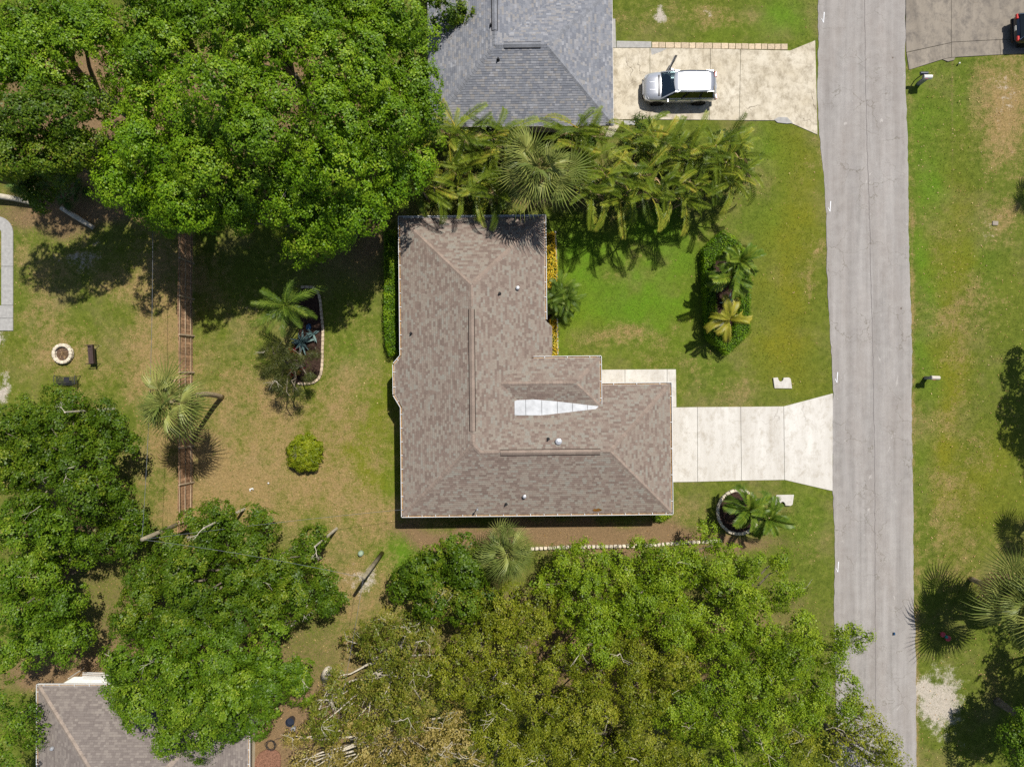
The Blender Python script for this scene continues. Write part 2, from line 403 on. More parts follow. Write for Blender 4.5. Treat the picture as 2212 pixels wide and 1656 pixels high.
left = [(1766, -9000), (1766, -40), (1768, 120), (1767, 200), (1771, 300), (1779, 380), (1785, 470), (1787, 560), (1790, 660), (1795, 760), (1800, 850), (1799, 1060), (1802, 1130), (1804, 1200), (1803, 1300), (1804, 1400), (1806, 1660), (1806, 9000)]
right = [(1955, -9000), (1955, -40), (1957, 150), (1960, 300), (1962, 400), (1964, 500), (1966, 600), (1970, 760), (1971, 900), (1972, 1060), (1974, 1200), (1976, 1320), (1979, 1450), (1981, 1660), (1981, 9000)]
def resample(line, y0, y1, step, amp, seed):
    rr = random.Random(seed); out = []; y = y0
    ys = [p[1] for p in line]; xs = [p[0] for p in line]
    while y <= y1:
        out.append((float(np.interp(y, ys, xs)) + rr.uniform(-amp, amp) * .8 + .8 * math.sin(y * .017 + seed) + .5 * math.sin(y * .083 + seed), y)); y += step
    return out
L = [left[0]] + resample(left, -60, 1720, 9, 1.1, 1) + [left[-1]]
Rr = [right[0]] + resample(right, -60, 1720, 9, 1.2, 2) + [right[-1]]
mb = MB(); vv = []
for (a, b) in zip(L, Rr):
    for k in range(7):
        u = k / 6; x, y = G(a[0] + (b[0] - a[0]) * u, a[1])
        vv.append((x, y, -.022 + .05 * (1 - (2 * u - 1) ** 2)))
n = len(L)
mb.add(vv, [(i * 7 + k, (i + 1) * 7 + k, (i + 1) * 7 + k + 1, i * 7 + k + 1) for i in range(n - 1) for k in range(6)])
sk = [i * 7 for i in range(n)]; ek = [i * 7 + 6 for i in range(n)]
base = len(vv)
mb.add([(vv[i][0], vv[i][1], -.12) for i in sk] + [(vv[i][0], vv[i][1], -.12) for i in ek], [])
mb.f += [(sk[i], base + i, base + i + 1, sk[i + 1]) for i in range(n - 1)] + [(ek[i], ek[i + 1], base + n + i + 1, base + n + i) for i in range(n - 1)]
mb.a = [.5] * len(mb.f)
road = mb.build('road', M_ROAD, smooth=False); road['kind'] = 'structure'
def road_z(dx, dy):
    a = np.interp(dy, [p[1] for p in left], [p[0] for p in left]); b = np.interp(dy, [p[1] for p in right], [p[0] for p in right])
    return -.022 + .05 * (1 - (2 * (dx - a) / (b - a) - 1) ** 2)
# the lane joint down the road: a narrow raised lip of the second pass of asphalt
M_SEAM = plain('asphalt joint', srgb(126, 120, 118), .9, .2, var=.15, scale=3)
mb = MB(); pts = []
rr = random.Random(5)
for y in range(-40, 1700, 14):
    x = np.interp(y, [-40, 250, 480, 800, 1000, 1700], [1866, 1871, 1878, 1886, 1889, 1892]) + rr.uniform(-.8, .8)
    pts.append((x, y))
vv = []
for x, y in pts:
    for o in (-.55, .55):
        p = W(x + o, y); vv.append((p.x, p.y, road_z(x, y) + .005))
mb.add(vv, [(2 * i, 2 * i + 2, 2 * i + 3, 2 * i + 1) for i in range(len(pts) - 1)])
mb.build('lane_joint', M_SEAM, road)
# survey ticks sprayed along the left edge
for (mx, my, fl) in ((1779, 38, 1), (1793, 446, 1), (1808, 815, 1), (1810, 1224, 1)):
    mb = MB(); z = road_z(mx, my) + .006
    for (p, q, w_) in (((mx + 1.6, my - 11.5), (mx + .2, my + 11), 1.9), ((mx + .2, my + 11), (mx - 4.2, my + 2.4), 1.5)):
        a = Vector(G(*p)); b = Vector(G(*q)); d = (b - a).normalized(); nn = Vector((-d.y, d.x)) * w_ / 2 / PX
        mb.add([(a.x + nn.x, a.y + nn.y, z), (b.x + nn.x * .6, b.y + nn.y * .6, z), (b.x - nn.x * .6, b.y - nn.y * .6, z), (a.x - nn.x, a.y - nn.y, z)], [(0, 3, 2, 1)]); z += .003
    mb.build('painted_tick', M_PAINT, road)

def slab_set(name, mat, polys, z1=.0, parent=None):
    root = parent or tag(thing(name, None, None, W(*polys[0][0])), kind='structure')
    for p in polys:
        mb = MB(); mb.prism([G(*q) for q in p], -.12, z1); mb.build('slab', mat, root, bevel=.008)
    return root
g = .35
drive = slab_set('driveway', M_CONC, [
    [(1440, 880), (1507 - g, 879), (1507 - g, 1040), (1440, 1041)],
    [(1507 + g, 879), (1600 - g, 878.5), (1602 - g, 1037.5), (1507 + g, 1040)],
    [(1600 + g, 878.5), (1693 - g, 877.5), (1695 - g, 1036), (1602 + g, 1037.5)],
    [(1693 + g, 877.5), (1799, 849.5), (1798.5, 1060), (1695 + g, 1036)]])
slab_set('front_walk', M_CONC, [
    [(1270, 798.5), (1350 - g, 798), (1350 - g, 836), (1270, 836)],
    [(1350 + g, 798), (1441 - g, 797.5), (1441 - g, 836), (1350 + g, 836)],
    [(1441 + g, 797.5), (1460, 797.5), (1461, 879), (1446, 879.4), (1446, 836), (1441 + g, 836)]], .008)
slab_set('beige_driveway', M_CONC_OLD, [
    [(1322, 104), (1404 - g, 104), (1404 - g, 258), (1322, 258)],
    [(1404 + g, 104), (1535 - g, 105.5), (1532 - g, 259), (1404 + g, 258)],
    [(1535 + g, 105.5), (1600 - g, 107), (1597 - g, 260), (1532 + g, 259)],
    [(1600 + g, 107), (1707, 109.5), (1761, 87.5), (1766, 291), (1714, 268), (1690, 260), (1597 + g, 260)],
    [(1330, 259), (1346, 259.5), (1322, 296), (1306, 296), (1318, 268)]], .0)
patch = slab_set('cement_apron', M_CONC_PATCH, [
    [(1319, 40), (1329, 41), (1331, 103.2), (1319, 103.2)], [(1332, 88.5), (1407, 90), (1407, 103.2), (1332, 103.2)],
    [(1347, 260.5), (1372, 261), (1372, 270), (1348, 270)]], .006)
mb = MB(); mb.prism([G(*q) for q in [(1405, 104.6), (1441, 105), (1428, 112), (1408, 119)]], -.005, .006); mb.build('patch', M_CONC_PATCH, patch)
mb = MB(); mb.prism([G(*q) for q in [(1672, 258.5), (1682, 253), (1700, 253.5), (1713, 266), (1700, 267), (1680, 265)]], -.05, .008); mb.build('patch', M_CONC_PATCH, patch)
slab_set('grey_driveway', M_CONC_GREY, [
    [(1958, -150), (2055 - g, -150), (2055 - g, 92), (1958, 113), (1957, 60)],
    [(2055 + g, -150), (2480, -150), (2480, 80), (2160, 85.5), (2055 + g, 91)],
    [(1958.5, 114), (2055 - g, 92.8), (2056 - g, 124), (2038, 127.5), (1964, 151)],
    [(2055 + g, 91.8), (2160 - g, 86.3), (2161 - g, 118), (2056 + g, 124)],
    [(2160 + g, 86.3), (2480, 81), (2480, 103), (2161 + g, 118)],
    [(2036, 128.4), (2056, 124.8), (2064, 124), (2061, 130), (2048, 133)]], .0)

# paver edging along the beige driveway
edg = thing('paver_edging', 'line of beige pavers along the top of the stained driveway', 'paver edging', W(1560, 98))
rr = random.Random(3); x = 1408.5
while x < 1694:
    w_ = rr.uniform(14, 19) if x < 1560 else rr.uniform(13, 16)
    y = np.interp(x, [1400, 1700], [91, 95.5])
    mb = MB(); mb.prism([G(*q) for q in [(x, y + rr.uniform(-.4, .4)), (x + w_ - 1.1, y + rr.uniform(-.4, .4)), (x + w_ - 1.1, y + 12.2), (x, y + 12.2)]], -.08, .006 + rr.uniform(-.006, .01), rr.random())
    mb.build('paver', M_PAVER, edg, bevel=.01); x += w_

# curved concrete kerb at the left edge
mb = MB(); o_ = []; i_ = []
for k in range(9):
    g_ = R(90 - k * 11.25); o_.append((-8 + 36 * math.cos(g_), 503 - 36 * math.sin(g_))); i_.append((-8 + 11 * math.cos(g_), 503 - 11 * math.sin(g_)))
kerb = tag(thing('kerb_path', None, None, W(20, 600)), kind='structure')
KP = [(-60, 467)] + o_
mb.prism([G(*q) for q in o_ + [(28, 575), (3, 575)] + i_[::-1]], -.1, .02); mb.build('slab', M_CONC_PATCH, kerb, bevel=.01)
for (a, b) in ((575.7, 659), (659.7, 687), (687.7, 714)):
    mb = MB(); mb.prism([G(*q) for q in [(-30 if a > 580 else 3, a), (28, a), (28, b), (-30 if a > 580 else 3, b)]], -.1, .02); mb.build('slab', M_CONC_PATCH, kerb, bevel=.01)

# culvert headwalls
def headwall(cx, cy, flip, label):
    root = thing('culvert_headwall', label, 'headwall', W(cx, cy))
    s = -1 if flip else 1
    P = [(-20, -10), (-11, -11)]
    for k in range(7):
        a = math.pi * k / 6; P.append((-3.5 - 6 * math.cos(a), -10.5 + 8.5 * math.sin(a)))
    P += [(14, -11), (18, -8), (21, 13), (-17, 12.5)]
    mb = MB(); mb.prism([G(cx + x * 1.0, cy + s * y) for x, y in P], -.3, .03); mb.build('concrete_cap', M_CONC, root, bevel=.02)
headwall(1690, 826, False, 'notched concrete culvert headwall in the grass above the pale driveway')
headwall(1694, 1081, True, 'notched concrete culvert headwall beside the round palm bed')
# ------------------------------------------------------------------ houses
PITCH = 5 / 12.0
def mat_shingle(name, stops, tint):
    t = NT(name)
    c = t.ramp(t.attr('rnd'), stops)
    c = t.mix(t.rng(t.noise(.5, 4, .6), .35, .7, 0, .22), c, tint)
    c = t.mix(.5, c, t.ramp(t.noise(40, 2, .7), [(.3, (.76, .76, .76, 1)), (.7, (1.22, 1.22, 1.22, 1))]), 'MULTIPLY')
    return t.surf(c, .92, .15, normal=t.bump(t.noise(60, 2), .3, .01))
M_SH_BROWN = mat_shingle('brown shingle', [(0, srgb(122, 107, 98)), (.3, srgb(135, 119, 109)), (.5, srgb(143, 130, 119)), (.75, srgb(149, 139, 127)), (1, srgb(146, 142, 132))], srgb(138, 125, 115))
M_SH_GREY = mat_shingle('grey shingle', [(0, srgb(116, 119, 127)), (.35, srgb(132, 135, 142)), (.65, srgb(144, 145, 150)), (.85, srgb(148, 144, 140)), (1, srgb(160, 162, 168))], srgb(136, 138, 148))
M_SH_DUN = mat_shingle('faded shingle', [(0, srgb(122, 113, 108)), (.5, srgb(134, 125, 119)), (1, srgb(148, 139, 131))], srgb(132, 122, 116))
M_CAP_BROWN = plain('brown ridge cap', srgb(150, 134, 122), .92, .15, var=.1, scale=12, bump=.2)
M_CAP_GREY = plain('grey ridge cap', srgb(136, 138, 144), .92, .15, var=.12, scale=12, bump=.2)
M_CAP_DUN = plain('faded ridge cap', srgb(158, 144, 132), .92, .15, var=.1, scale=12, bump=.2)
M_DECK = plain('roof felt', srgb(84, 70, 64), .95, .1)
M_WALL = plain('cream stucco', srgb(222, 208, 178), .9, .2, var=.05, scale=3, bump=.2)
M_SOFFIT = plain('white soffit', srgb(226, 222, 214), .7, .3, var=.04)
M_GUT = plain('white gutter', srgb(226, 226, 224), .45, .5, var=.06, scale=4)
M_GUTIN = plain('leaf stained gutter floor', srgb(168, 136, 98), .9, .1, var=.25, scale=7)
M_BLACK = plain('black rubber', srgb(38, 38, 40), .7, .3, var=.1)
M_ALU = plain('galvanised metal', srgb(214, 216, 220), .35, .6, .55, var=.08, scale=8)
M_MEMB = plain('white membrane', srgb(206, 208, 210), .8, .2, var=.1, scale=3)
M_SLOT_SHADE = plain('painted slot shade', srgb(40, 34, 32), .95, .05)

def hip_z(rc, x, y):
    x0, x1, y0, y1, z0 = rc
    d = min(x - x0, x1 - x, y - y0, y1 - y)
    return z0 + PITCH * d if d > -.6 else -9
def slopes(rc):
    x0, x1, y0, y1, z0 = rc
    rect = [(x0, y0), (x1, y0), (x1, y1), (x0, y1)]
    out = []
    # side: (origin, inward, along, length)
    for side in 'WESN':
        p = rect
        D = {'W': (1, 0, -x0), 'E': (-1, 0, x1), 'S': (0, 1, -y0), 'N': (0, -1, y1)}   # dist = a x + b y + c
        a, b, c = D[side]
        for o in D:
            if o == side: continue
            a2, b2, c2 = D[o]
            p = clip(p, a - a2, b - b2, c2 - c)
            if len(p) < 3: break
        if len(p) >= 3: out.append((side, p))
    return out
TABW = (.15, .2, .25, .31)
def tab_mesh(name, mat, w, d, a, lift):
    sl = math.sqrt(1 + PITCH ** 2); L_ = d * sl
    mb = MB(); t0, t1 = .016 + lift, .006
    mb.add([(0, 0, 0), (w, 0, 0), (w, L_, 0), (0, L_, 0), (0, 0, t0), (w, 0, t0), (w, L_, t1), (0, L_, t1)], [(4, 5, 6, 7), (0, 1, 5, 4), (1, 2, 6, 5), (3, 0, 4, 7)], a)
    return mb.mesh(name, mat)

def build_roof(root, T, rects, mat, matcap, extra=(), seed=1, keep=None, gap=.004, n_single=300):
    """hip roofs joined by their higher surface; extra: (rect index, side, plan polygon) below the eave"""
    rr = random.Random(seed)
    deck = MB(); deck.T = T
    tabs = []; EXP = .132
    for ri, rc in enumerate(rects):
        x0, x1, y0, y1, z0 = rc
        polys = slopes(rc) + [(s, p) for (k, s, p) in extra if k == ri]
        F_ = {'W': ((x0, y0), (1, 0), (0, 1), y1 - y0), 'E': ((x1, y0), (-1, 0), (0, 1), y1 - y0), 'S': ((x0, y0), (0, 1), (1, 0), x1 - x0), 'N': ((x0, y1), (0, -1), (1, 0), x1 - x0)}
        for side, poly in polys:
            o, nv, tv, ln = F_[side]
            zf = lambda x, y, z0=z0, o=o, nv=nv: z0 + PITCH * ((x - o[0]) * nv[0] + (y - o[1]) * nv[1])
            deck.prism(poly, 0, 0); nn = len(poly)
            base = len(deck.v) - 2 * nn
            for i in range(2 * nn):
                vx, vy, _ = deck.v[base + i]; deck.v[base + i] = (vx, vy, zf(vx, vy) - (.11 if i < nn else .004 + .004 * ri))
            us = [(p[0] - o[0]) * nv[0] + (p[1] - o[1]) * nv[1] for p in poly]; vs_ = [(p[0] - o[0]) * tv[0] + (p[1] - o[1]) * tv[1] for p in poly]
            k = math.floor(min(us) / EXP)
            while k * EXP < max(us):
                v = min(vs_) - rr.random() * .4
                run = rr.random()
                while v < max(vs_):
                    w_ = rr.choice(TABW)
                    u0, u1 = k * EXP, (k + 1) * EXP
                    q = [(o[0] + nv[0] * u + tv[0] * s, o[1] + nv[1] * u + tv[1] * s) for u, s in ((u0, v), (u0, v + w_ - gap), (u1, v + w_ - gap), (u1, v))]
                    v += w_
                    if keep and not keep(sum(p[0] for p in q) / 4, sum(p[1] for p in q) / 4): continue
                    cpoly = clip_convex(q, poly)
                    if len(cpoly) < 3: continue
                    ar = abs(sum(cpoly[i][0] * cpoly[(i + 1) % len(cpoly)][1] - cpoly[(i + 1) % len(cpoly)][0] * cpoly[i][1] for i in range(len(cpoly)))) / 2
                    if ar < .002: continue
                    mx = sum(p[0] for p in cpoly) / len(cpoly); my = sum(p[1] for p in cpoly) / len(cpoly)
                    zc = zf(mx, my)
                    if any(hip_z(r2, mx, my) > zc + .09 and min(mx - r2[0], r2[1] - mx, my - r2[2], r2[3] - my) > -.02 for r2 in rects if r2 is not rc): continue
                    if any(all(abs(hip_z(r2, *p) - zf(*p)) < .004 for p in cpoly) for r2 in rects[:ri]): continue
                    full = ar > .97 * EXP * (w_ - gap)
                    a = rr.random()
                    tabs.append((full, zc, cpoly, (lambda x, y, zf=zf, ri=ri: zf(x, y) + .003 * ri), a, w_, q[0], nv, tv, side, z0, u0))
                k += 1
    roof = deck.build('roof', M_DECK, root)
    single = sorted([i for i, t in enumerate(tabs) if t[0]], key=lambda i: -tabs[i][1])[:n_single]
    ss = set(single)
    bulk = MB(); bulk.T = T
    for i, (full, zc, cp, zf, a, w_, q0, nv, tv, side, z0, u0) in enumerate(tabs):
        if i in ss: continue
        n_ = len(cp)
        us = [zf(*p) for p in cp]; zl, zh = min(us), max(us)
        lift = .006 + .010 * ((i * 7) % 5) / 4
        top = [(p[0], p[1], z + (.006 + lift * (1 - (z - zl) / max(1e-6, zh - zl)) + .008 * (1 - (z - zl) / max(1e-6, zh - zl)))) for p, z in zip(cp, us)]
        bot = [(p[0], p[1], z) for p, z in zip(cp, us)]
        ar = sum(cp[j][0] * cp[(j + 1) % n_][1] - cp[(j + 1) % n_][0] * cp[j][1] for j in range(n_))
        if ar < 0: top = top[::-1]; bot = bot[::-1]
        bulk.add(top + bot, [tuple(range(n_))] + [(n_ + j, n_ + (j + 1) % n_, (j + 1) % n_, j) for j in range(n_)], a)
    bulk.build('shingles', mat, roof, kind='stuff')
    lib = {}
    for i in single:
        full, zc, cp, zf, a, w_, q0, nv, tv, side, z0, u0 = tabs[i]
        key = (w_, int(a * 6)); 
        if key not in lib: lib[key] = tab_mesh('shingle', mat, w_ - gap, EXP, (key[1] + .5) / 6, .008 * (key[1] % 3))
        Z = Vector((-nv[0] * PITCH, -nv[1] * PITCH, 1)).normalized(); Yv = Vector((nv[0], nv[1], PITCH)).normalized(); Xv = Yv.cross(Z)
        org = Vector((q0[0], q0[1], zf(*q0)))
        if Xv.x * tv[0] + Xv.y * tv[1] < 0: org = org + Vector((tv[0], tv[1], 0)) * (w_ - gap)
        M_ = Matrix((Xv, Yv, Z)).transposed().to_4x4(); M_.translation = org
        place(lib[key], 'shingle', roof, T @ M_)
    return roof
def caps(roof, T, lines, mat, step=.2, seed=1):
    """lines: (p, q, drop) from low to high; bent cap shingles that overlap"""
    rr = random.Random(seed); lib = {}
    for (p, q, drop) in lines:
        p = Vector(p); q = Vector(q); d = q - p; n_ = max(1, int(d.length / step)); x = d.normalized()
        y = Vector((0, 0, 1)).cross(x).normalized(); z = x.cross(y)
        for i in range(n_):
            key = (drop, rr.randrange(4))
            if key not in lib:
                mb = MB(); w_ = .15; L_ = step * 1.12
                V0 = [(0, -w_, -w_ * drop + .022), (0, 0, .05), (0, w_, -w_ * drop + .022), (L_, w_, -w_ * drop + .012), (L_, 0, .034), (L_, -w_, -w_ * drop + .012)]
                V1 = [(a, b * 1.0, c - .022) for a, b, c in V0]
                mb.add(V0 + V1, [(0, 5, 4, 1), (1, 4, 3, 2), (6, 0, 1, 7), (7, 1, 2, 8), (6, 11, 5, 0), (8, 2, 3, 9)], key[1] / 3)
                lib[key] = mb.mesh('ridge_cap', mat)
            M_ = Matrix((x, y, z)).transposed().to_4x4(); M_.translation = p + x * (i * step)
            place(lib[key], 'ridge_cap', roof, T @ M_)
def gutter(root, T, p, q, z, out, brackets=.8, litter=True):
    """p, q plan ends; out: outward unit vector"""
    p = Vector((p[0], p[1], z)); q = Vector((q[0], q[1], z)); o = Vector((out[0], out[1], 0)); d = (q - p); L_ = d.length; d.normalize()
    mb = MB(); mb.T = T
    c = (p + q) / 2
    def strip(off, zz, wid, hei):
        Mx = Matrix((d, o, Vector((0, 0, 1)))).transposed().to_4x4(); Mx.translation = c + o * off + Vector((0, 0, zz))
        mb.box((0, 0, 0), (L_, wid, hei), M=Mx)
    strip(.005, -.06, .012, .11); strip(.067, -.112, .112, .012); strip(.126, -.05, .016, .12)
    strip(.122, .014, .034, .012)
    gt = mb.build('gutter', M_GUT, root)
    if litter:
        mb2 = MB(); mb2.T = T; mb = mb2
        strip(.065, -.085, .098, .03); mb2.build('leaf_litter', M_GUTIN, gt)
    n_ = max(1, int(L_ / brackets))
    for i in range(n_):
        mb = MB(); mb.T = T
        Mx = Matrix((d, o, Vector((0, 0, 1)))).transposed().to_4x4(); Mx.translation = p + d * (L_ * (i + .5) / n_) + o * .04 + Vector((0, 0, .02))
        mb.box((0, 0, 0), (.035, .2, .012), M=Mx); mb.build('bracket', M_GUT, gt)
    return gt
def pipe_vent(root, T, x, y, zf, h=.32, r=.05):
    z = zf(x, y); mb = MB(); mb.T = T
    mb.lathe((x, y, z - .05), [(.12, 0), (.12, .05), (r + .03, .09), (r, .14), (r, h), (r * .7, h)], 12)
    return mb.build('vent_pipe', M_BLACK, root, smooth=False)
def hood_vent(root, T, x, y, zf, r=.1):
    z = zf(x, y); mb = MB(); mb.T = T
    mb.lathe((x, y, z - .06), [(r * .8, 0), (r * .8, .14), (r * 1.25, .15), (r * 1.25, .24), (r * 1.0, .29), (r * .3, .31)], 16)
    return mb.build('vent_hood', M_ALU, root, smooth=False)

RT = Matrix.Rotation(R(.6), 4, 'Z')
def HL(dx, dy, z):       # measuring grid -> plan of the turned house
    p = RT.inverted() @ W(dx, dy, z); return (p.x, p.y)

# ---- the brown-roofed house
A = (-6.92, 2.115, -8.215, 10.46, 2.6); B = (-6.92, 9.93, -8.215, -.16, 2.6); C = (-3.2, 5.46, -1.585, 1.541, 3.1)
roofz = lambda x, y: max(hip_z(A, x, y), hip_z(B, x, y), hip_z(C, x, y))
hc = RT @ Vector((1.0, 0.5, 0))
house = thing('house', 'L-shaped house with brown shingle hip roof and white gutters', 'house', hc, R(.6))
wbay = [(-6.92, 1.82), (-7.40, 1.27), (-7.40, -.62), (-6.92, -1.44)]
ebay = [(2.115, 4.0), (2.57, 3.55), (2.57, 1.9), (2.42, 1.5), (2.115, 1.5)]
# walls
mb = MB(); mb.T = RT; i_ = .5
mb.prism([(A[0] + i_, A[2] + i_), (B[1] - i_, A[2] + i_), (B[1] - i_, B[3] - i_), (C[1] - i_ - 1.2, B[3] - i_), (C[1] - i_ - 1.2, C[3] - i_), (A[1] - i_, C[3] - i_), (A[1] - i_, A[3] - i_), (A[0] + i_, A[3] - i_)], -.2, 2.48)
mb.prism([(-7.05, 1.2), (-7.05, -.6), (-6.45, -1.0), (-6.45, 1.6)], -.2, 2.3)
mb.prism([(2.3, 3.4), (1.6, 3.6), (1.6, 1.6), (2.3, 1.8)], -.2, 2.3)
mb.build('wall', M_WALL, house)
mb = MB(); mb.T = RT
for (x, y) in ((C[1] - .35, C[3] - .35), (C[1] - .35, C[2] + 1.6)): mb = MB(); mb.T = RT; mb.box((x, y, 1.45), (.25, .25, 2.9)); mb.build('porch_post', M_SOFFIT, house)
M_GLASS = plain('dark window glass', srgb(40, 50, 58), .08, .8, var=.02)
for (x, y, w_, sd) in ((-6.43, 7.5, 1.6, 'W'), (-6.43, 4.0, 1.6, 'W'), (-6.43, -5.0, 2.4, 'W'), (1.63, 8.0, 1.5, 'E'), (-3.5, -7.72, 1.4, 'S'), (1.5, -7.72, 1.0, 'S')):
    mb = MB(); mb.T = RT
    mb.box((x, y, 1.5), (.06, w_, 1.2) if sd in 'WE' else (w_, .06, 1.2)); wd = mb.build('window', M_SOFFIT, house)
    mb = MB(); mb.T = RT; e = {'W': (-.035, 0), 'E': (.035, 0), 'S': (0, -.035)}[sd]
    mb.box((x + e[0], y + e[1], 1.5), (.02, w_ - .14, 1.06) if sd in 'WE' else (w_ - .14, .02, 1.06)); mb.build('pane', M_GLASS, wd)
mb = MB(); mb.T = RT; mb.box((9.45, -4.2, 1.1), (.06, 4.8, 2.2)); mb.build('garage_door', M_SOFFIT, house)
roof = build_roof(house, RT, [A, B, C], M_SH_BROWN, M_CAP_BROWN, extra=[(0, 'W', wbay), (0, 'E', ebay)], seed=4)
mb = MB(); mb.T = RT
for rc in (A, B, C):
    mb.box(((rc[0] + rc[1]) / 2, (rc[2] + rc[3]) / 2, rc[4] - .1), (rc[1] - rc[0] - .02, rc[3] - rc[2] - .02, .06 if rc is A else (.05 if rc is B else .04)))
mb.build('soffit', M_SOFFIT, house)
def hw(rc): return min(rc[1] - rc[0], rc[3] - rc[2]) / 2
hA, hB, hC = hw(A), hw(B), hw(C); zA, zB, zC = 2.6 + PITCH * hA, 2.6 + PITCH * hB, 3.1 + PITCH * hC
xa, yb, yc = (A[0] + A[1]) / 2, (B[2] + B[3]) / 2, (C[2] + C[3]) / 2
h7 = PITCH * .7071
xBw = xa + (zA - zB) / PITCH          # where the lower ridge meets the tall wing
caps(roof, RT, [((A[0], A[3], 2.6), (xa, A[3] - hA, zA), h7), ((A[1], A[3], 2.6), (xa, A[3] - hA, zA), h7), ((A[0], A[2], 2.6), (xa, A[2] + hA, zA), h7),
                ((B[1], B[2], 2.6), (B[1] - hB, yb, zB), h7), ((B[1], B[3], 2.6), (B[1] - hB, yb, zB), h7),
                ((xBw, yb, zB), (xa, A[2] + hA, zA), h7 * .6),
                ((xa, A[3] - hA, zA), (xa, 4.55, zA), PITCH), ((xa, A[2] + hA, zA), (xa, -2.9, zA), PITCH),
                ((xBw, yb, zB), (-.8, yb, zB), PITCH), ((B[1] - hB, yb, zB), (5.35, yb, zB), PITCH),
                ((C[1], C[3], 3.1), (C[1] - hC, yc, zC), h7), ((C[1], C[2] + .12, 3.1), (C[1] - hC, yc, zC), h7), ((A[1] - (zC - 2.6) / PITCH, yc, zC), (C[1] - hC, yc, zC), PITCH)], M_CAP_BROWN, .21, 2)
def ridge_vent(p, q, z, mat, T=RT, par=None):
    p = Vector((p[0], p[1], z)); q = Vector((q[0], q[1], z)); d = (q - p); L_ = d.length; d.normalize(); y = Vector((-d.y, d.x, 0)); c = (p + q) / 2
    par = par or roof
    mb = MB(); mb.T = T; w_ = .16
    prof = [(-w_, -w_ * PITCH + .05), (0, .085), (w_, -w_ * PITCH + .05), (w_ - .01, -w_ * PITCH + .005), (0, .03), (-w_ + .01, -w_ * PITCH + .005)]
    n_ = int(L_ / .5); V0 = []; F0 = []
    for i in range(n_ + 1):
        for (a, b) in prof: V0.append(p + d * (L_ * i / n_) + y * a + Vector((0, 0, b)))
    for i in range(n_):
        for k in range(6): F0.append((i * 6 + k, i * 6 + (k + 1) % 6, i * 6 + 6 + (k + 1) % 6, i * 6 + 6 + k))
    F0 += [tuple(range(6)), tuple(range(n_ * 6, n_ * 6 + 6))[::-1]]
    mb.add(V0, F0)
    for i, f in enumerate(mb.f): mb.a[i] = ((i // 6) * 37 % 11) / 11
    rv = mb.build('ridge_vent', mat, par)
    for s in (-1, 1):
        mb = MB(); mb.T = T
        mb.bar(p + y * (s * (w_ + .012)) + Vector((0, 0, -w_ * PITCH + .026)), q + y * (s * (w_ + .012)) + Vector((0, 0, -w_ * PITCH + .026)), .05, .02); mb.build('slot_shade_bar', M_SLOT_SHADE, rv)  # solid bar, its dark colour stands for shade in the vent opening
ridge_vent((xa, 4.5), (xa, -2.85), zA, M_CAP_BROWN); ridge_vent((-.75, yb), (5.3, yb), zB, M_CAP_BROWN)
# gutters
gutter(house, RT, (A[0], A[3] + .1), (A[0], 1.82), 2.6, (-1, 0)); gutter(house, RT, (A[0], -1.44), (A[0], A[2] - .1), 2.6, (-1, 0))
for a, b in zip(wbay[:-1], wbay[1:]):
    d = Vector((b[0] - a[0], b[1] - a[1])).normalized(); gutter(house, RT, a, b, 2.44 if a[0] == b[0] else 2.5, (d.y, -d.x), .7)
gutter(house, RT, (A[0] - .1, A[3]), (A[1] + .1, A[3]), 2.6, (0, 1), .6, False); gutter(house, RT, (A[1], A[3] + .1), (A[1], 4.0), 2.6, (1, 0), .9)
gutter(house, RT, (A[0] - .1, A[2]), (B[1] + .1, A[2]), 2.6, (0, -1), .85); gutter(house, RT, (B[1], A[2] - .1), (B[1], B[3] + .1), 2.6, (1, 0), 1.6)
gutter(house, RT, (C[1] + .2, B[3]), (B[1] + .1, B[3]), 2.6, (0, 1), 1.1); gutter(house, RT, (1.35, C[3]), (C[1] + .1, C[3]), 3.1, (0, 1), 1.1); gutter(house, RT, (C[1], C[3] + .1), (C[1], C[2] + .1), 3.1, (1, 0), .9)
# white membrane over the blind valley, in six sheets
top_ = [(1111, 866.5), (1113, 864), (1154, 862.3), (1197, 866), (1240, 871), (1284, 876.3), (1293, 874)]
bot_ = [(1111, 896), (1113, 896.5), (1169, 896.6), (1197, 893.6), (1240, 888.6), (1288, 883), (1294, 877.5)]
def ontop(l):
    o = []
    for (a, b) in l:
        x, y = HL(a, b, 3.3); o.append((x, y, roofz(x, y) + .03))
    return o
tp, bt = ontop(top_), ontop(bot_)
cuts = [0.0, .135, .325, .51, .69, .87, 1.0]
def along(l, u):
    s = u * (len(l) - 1); i = min(int(s), len(l) - 2); f = s - i
    return tuple(l[i][k] * (1 - f) + l[i + 1][k] * f for k in range(3))
def byx(l, x):
    for i in range(len(l) - 1):
        if l[i][0] <= x <= l[i + 1][0]:
            f = (x - l[i][0]) / max(1e-6, l[i + 1][0] - l[i][0]); return tuple(l[i][k] * (1 - f) + l[i + 1][k] * f for k in range(3))
    return l[0] if x < l[0][0] else l[-1]
xs0, xs1 = tp[0][0], tp[-1][0]
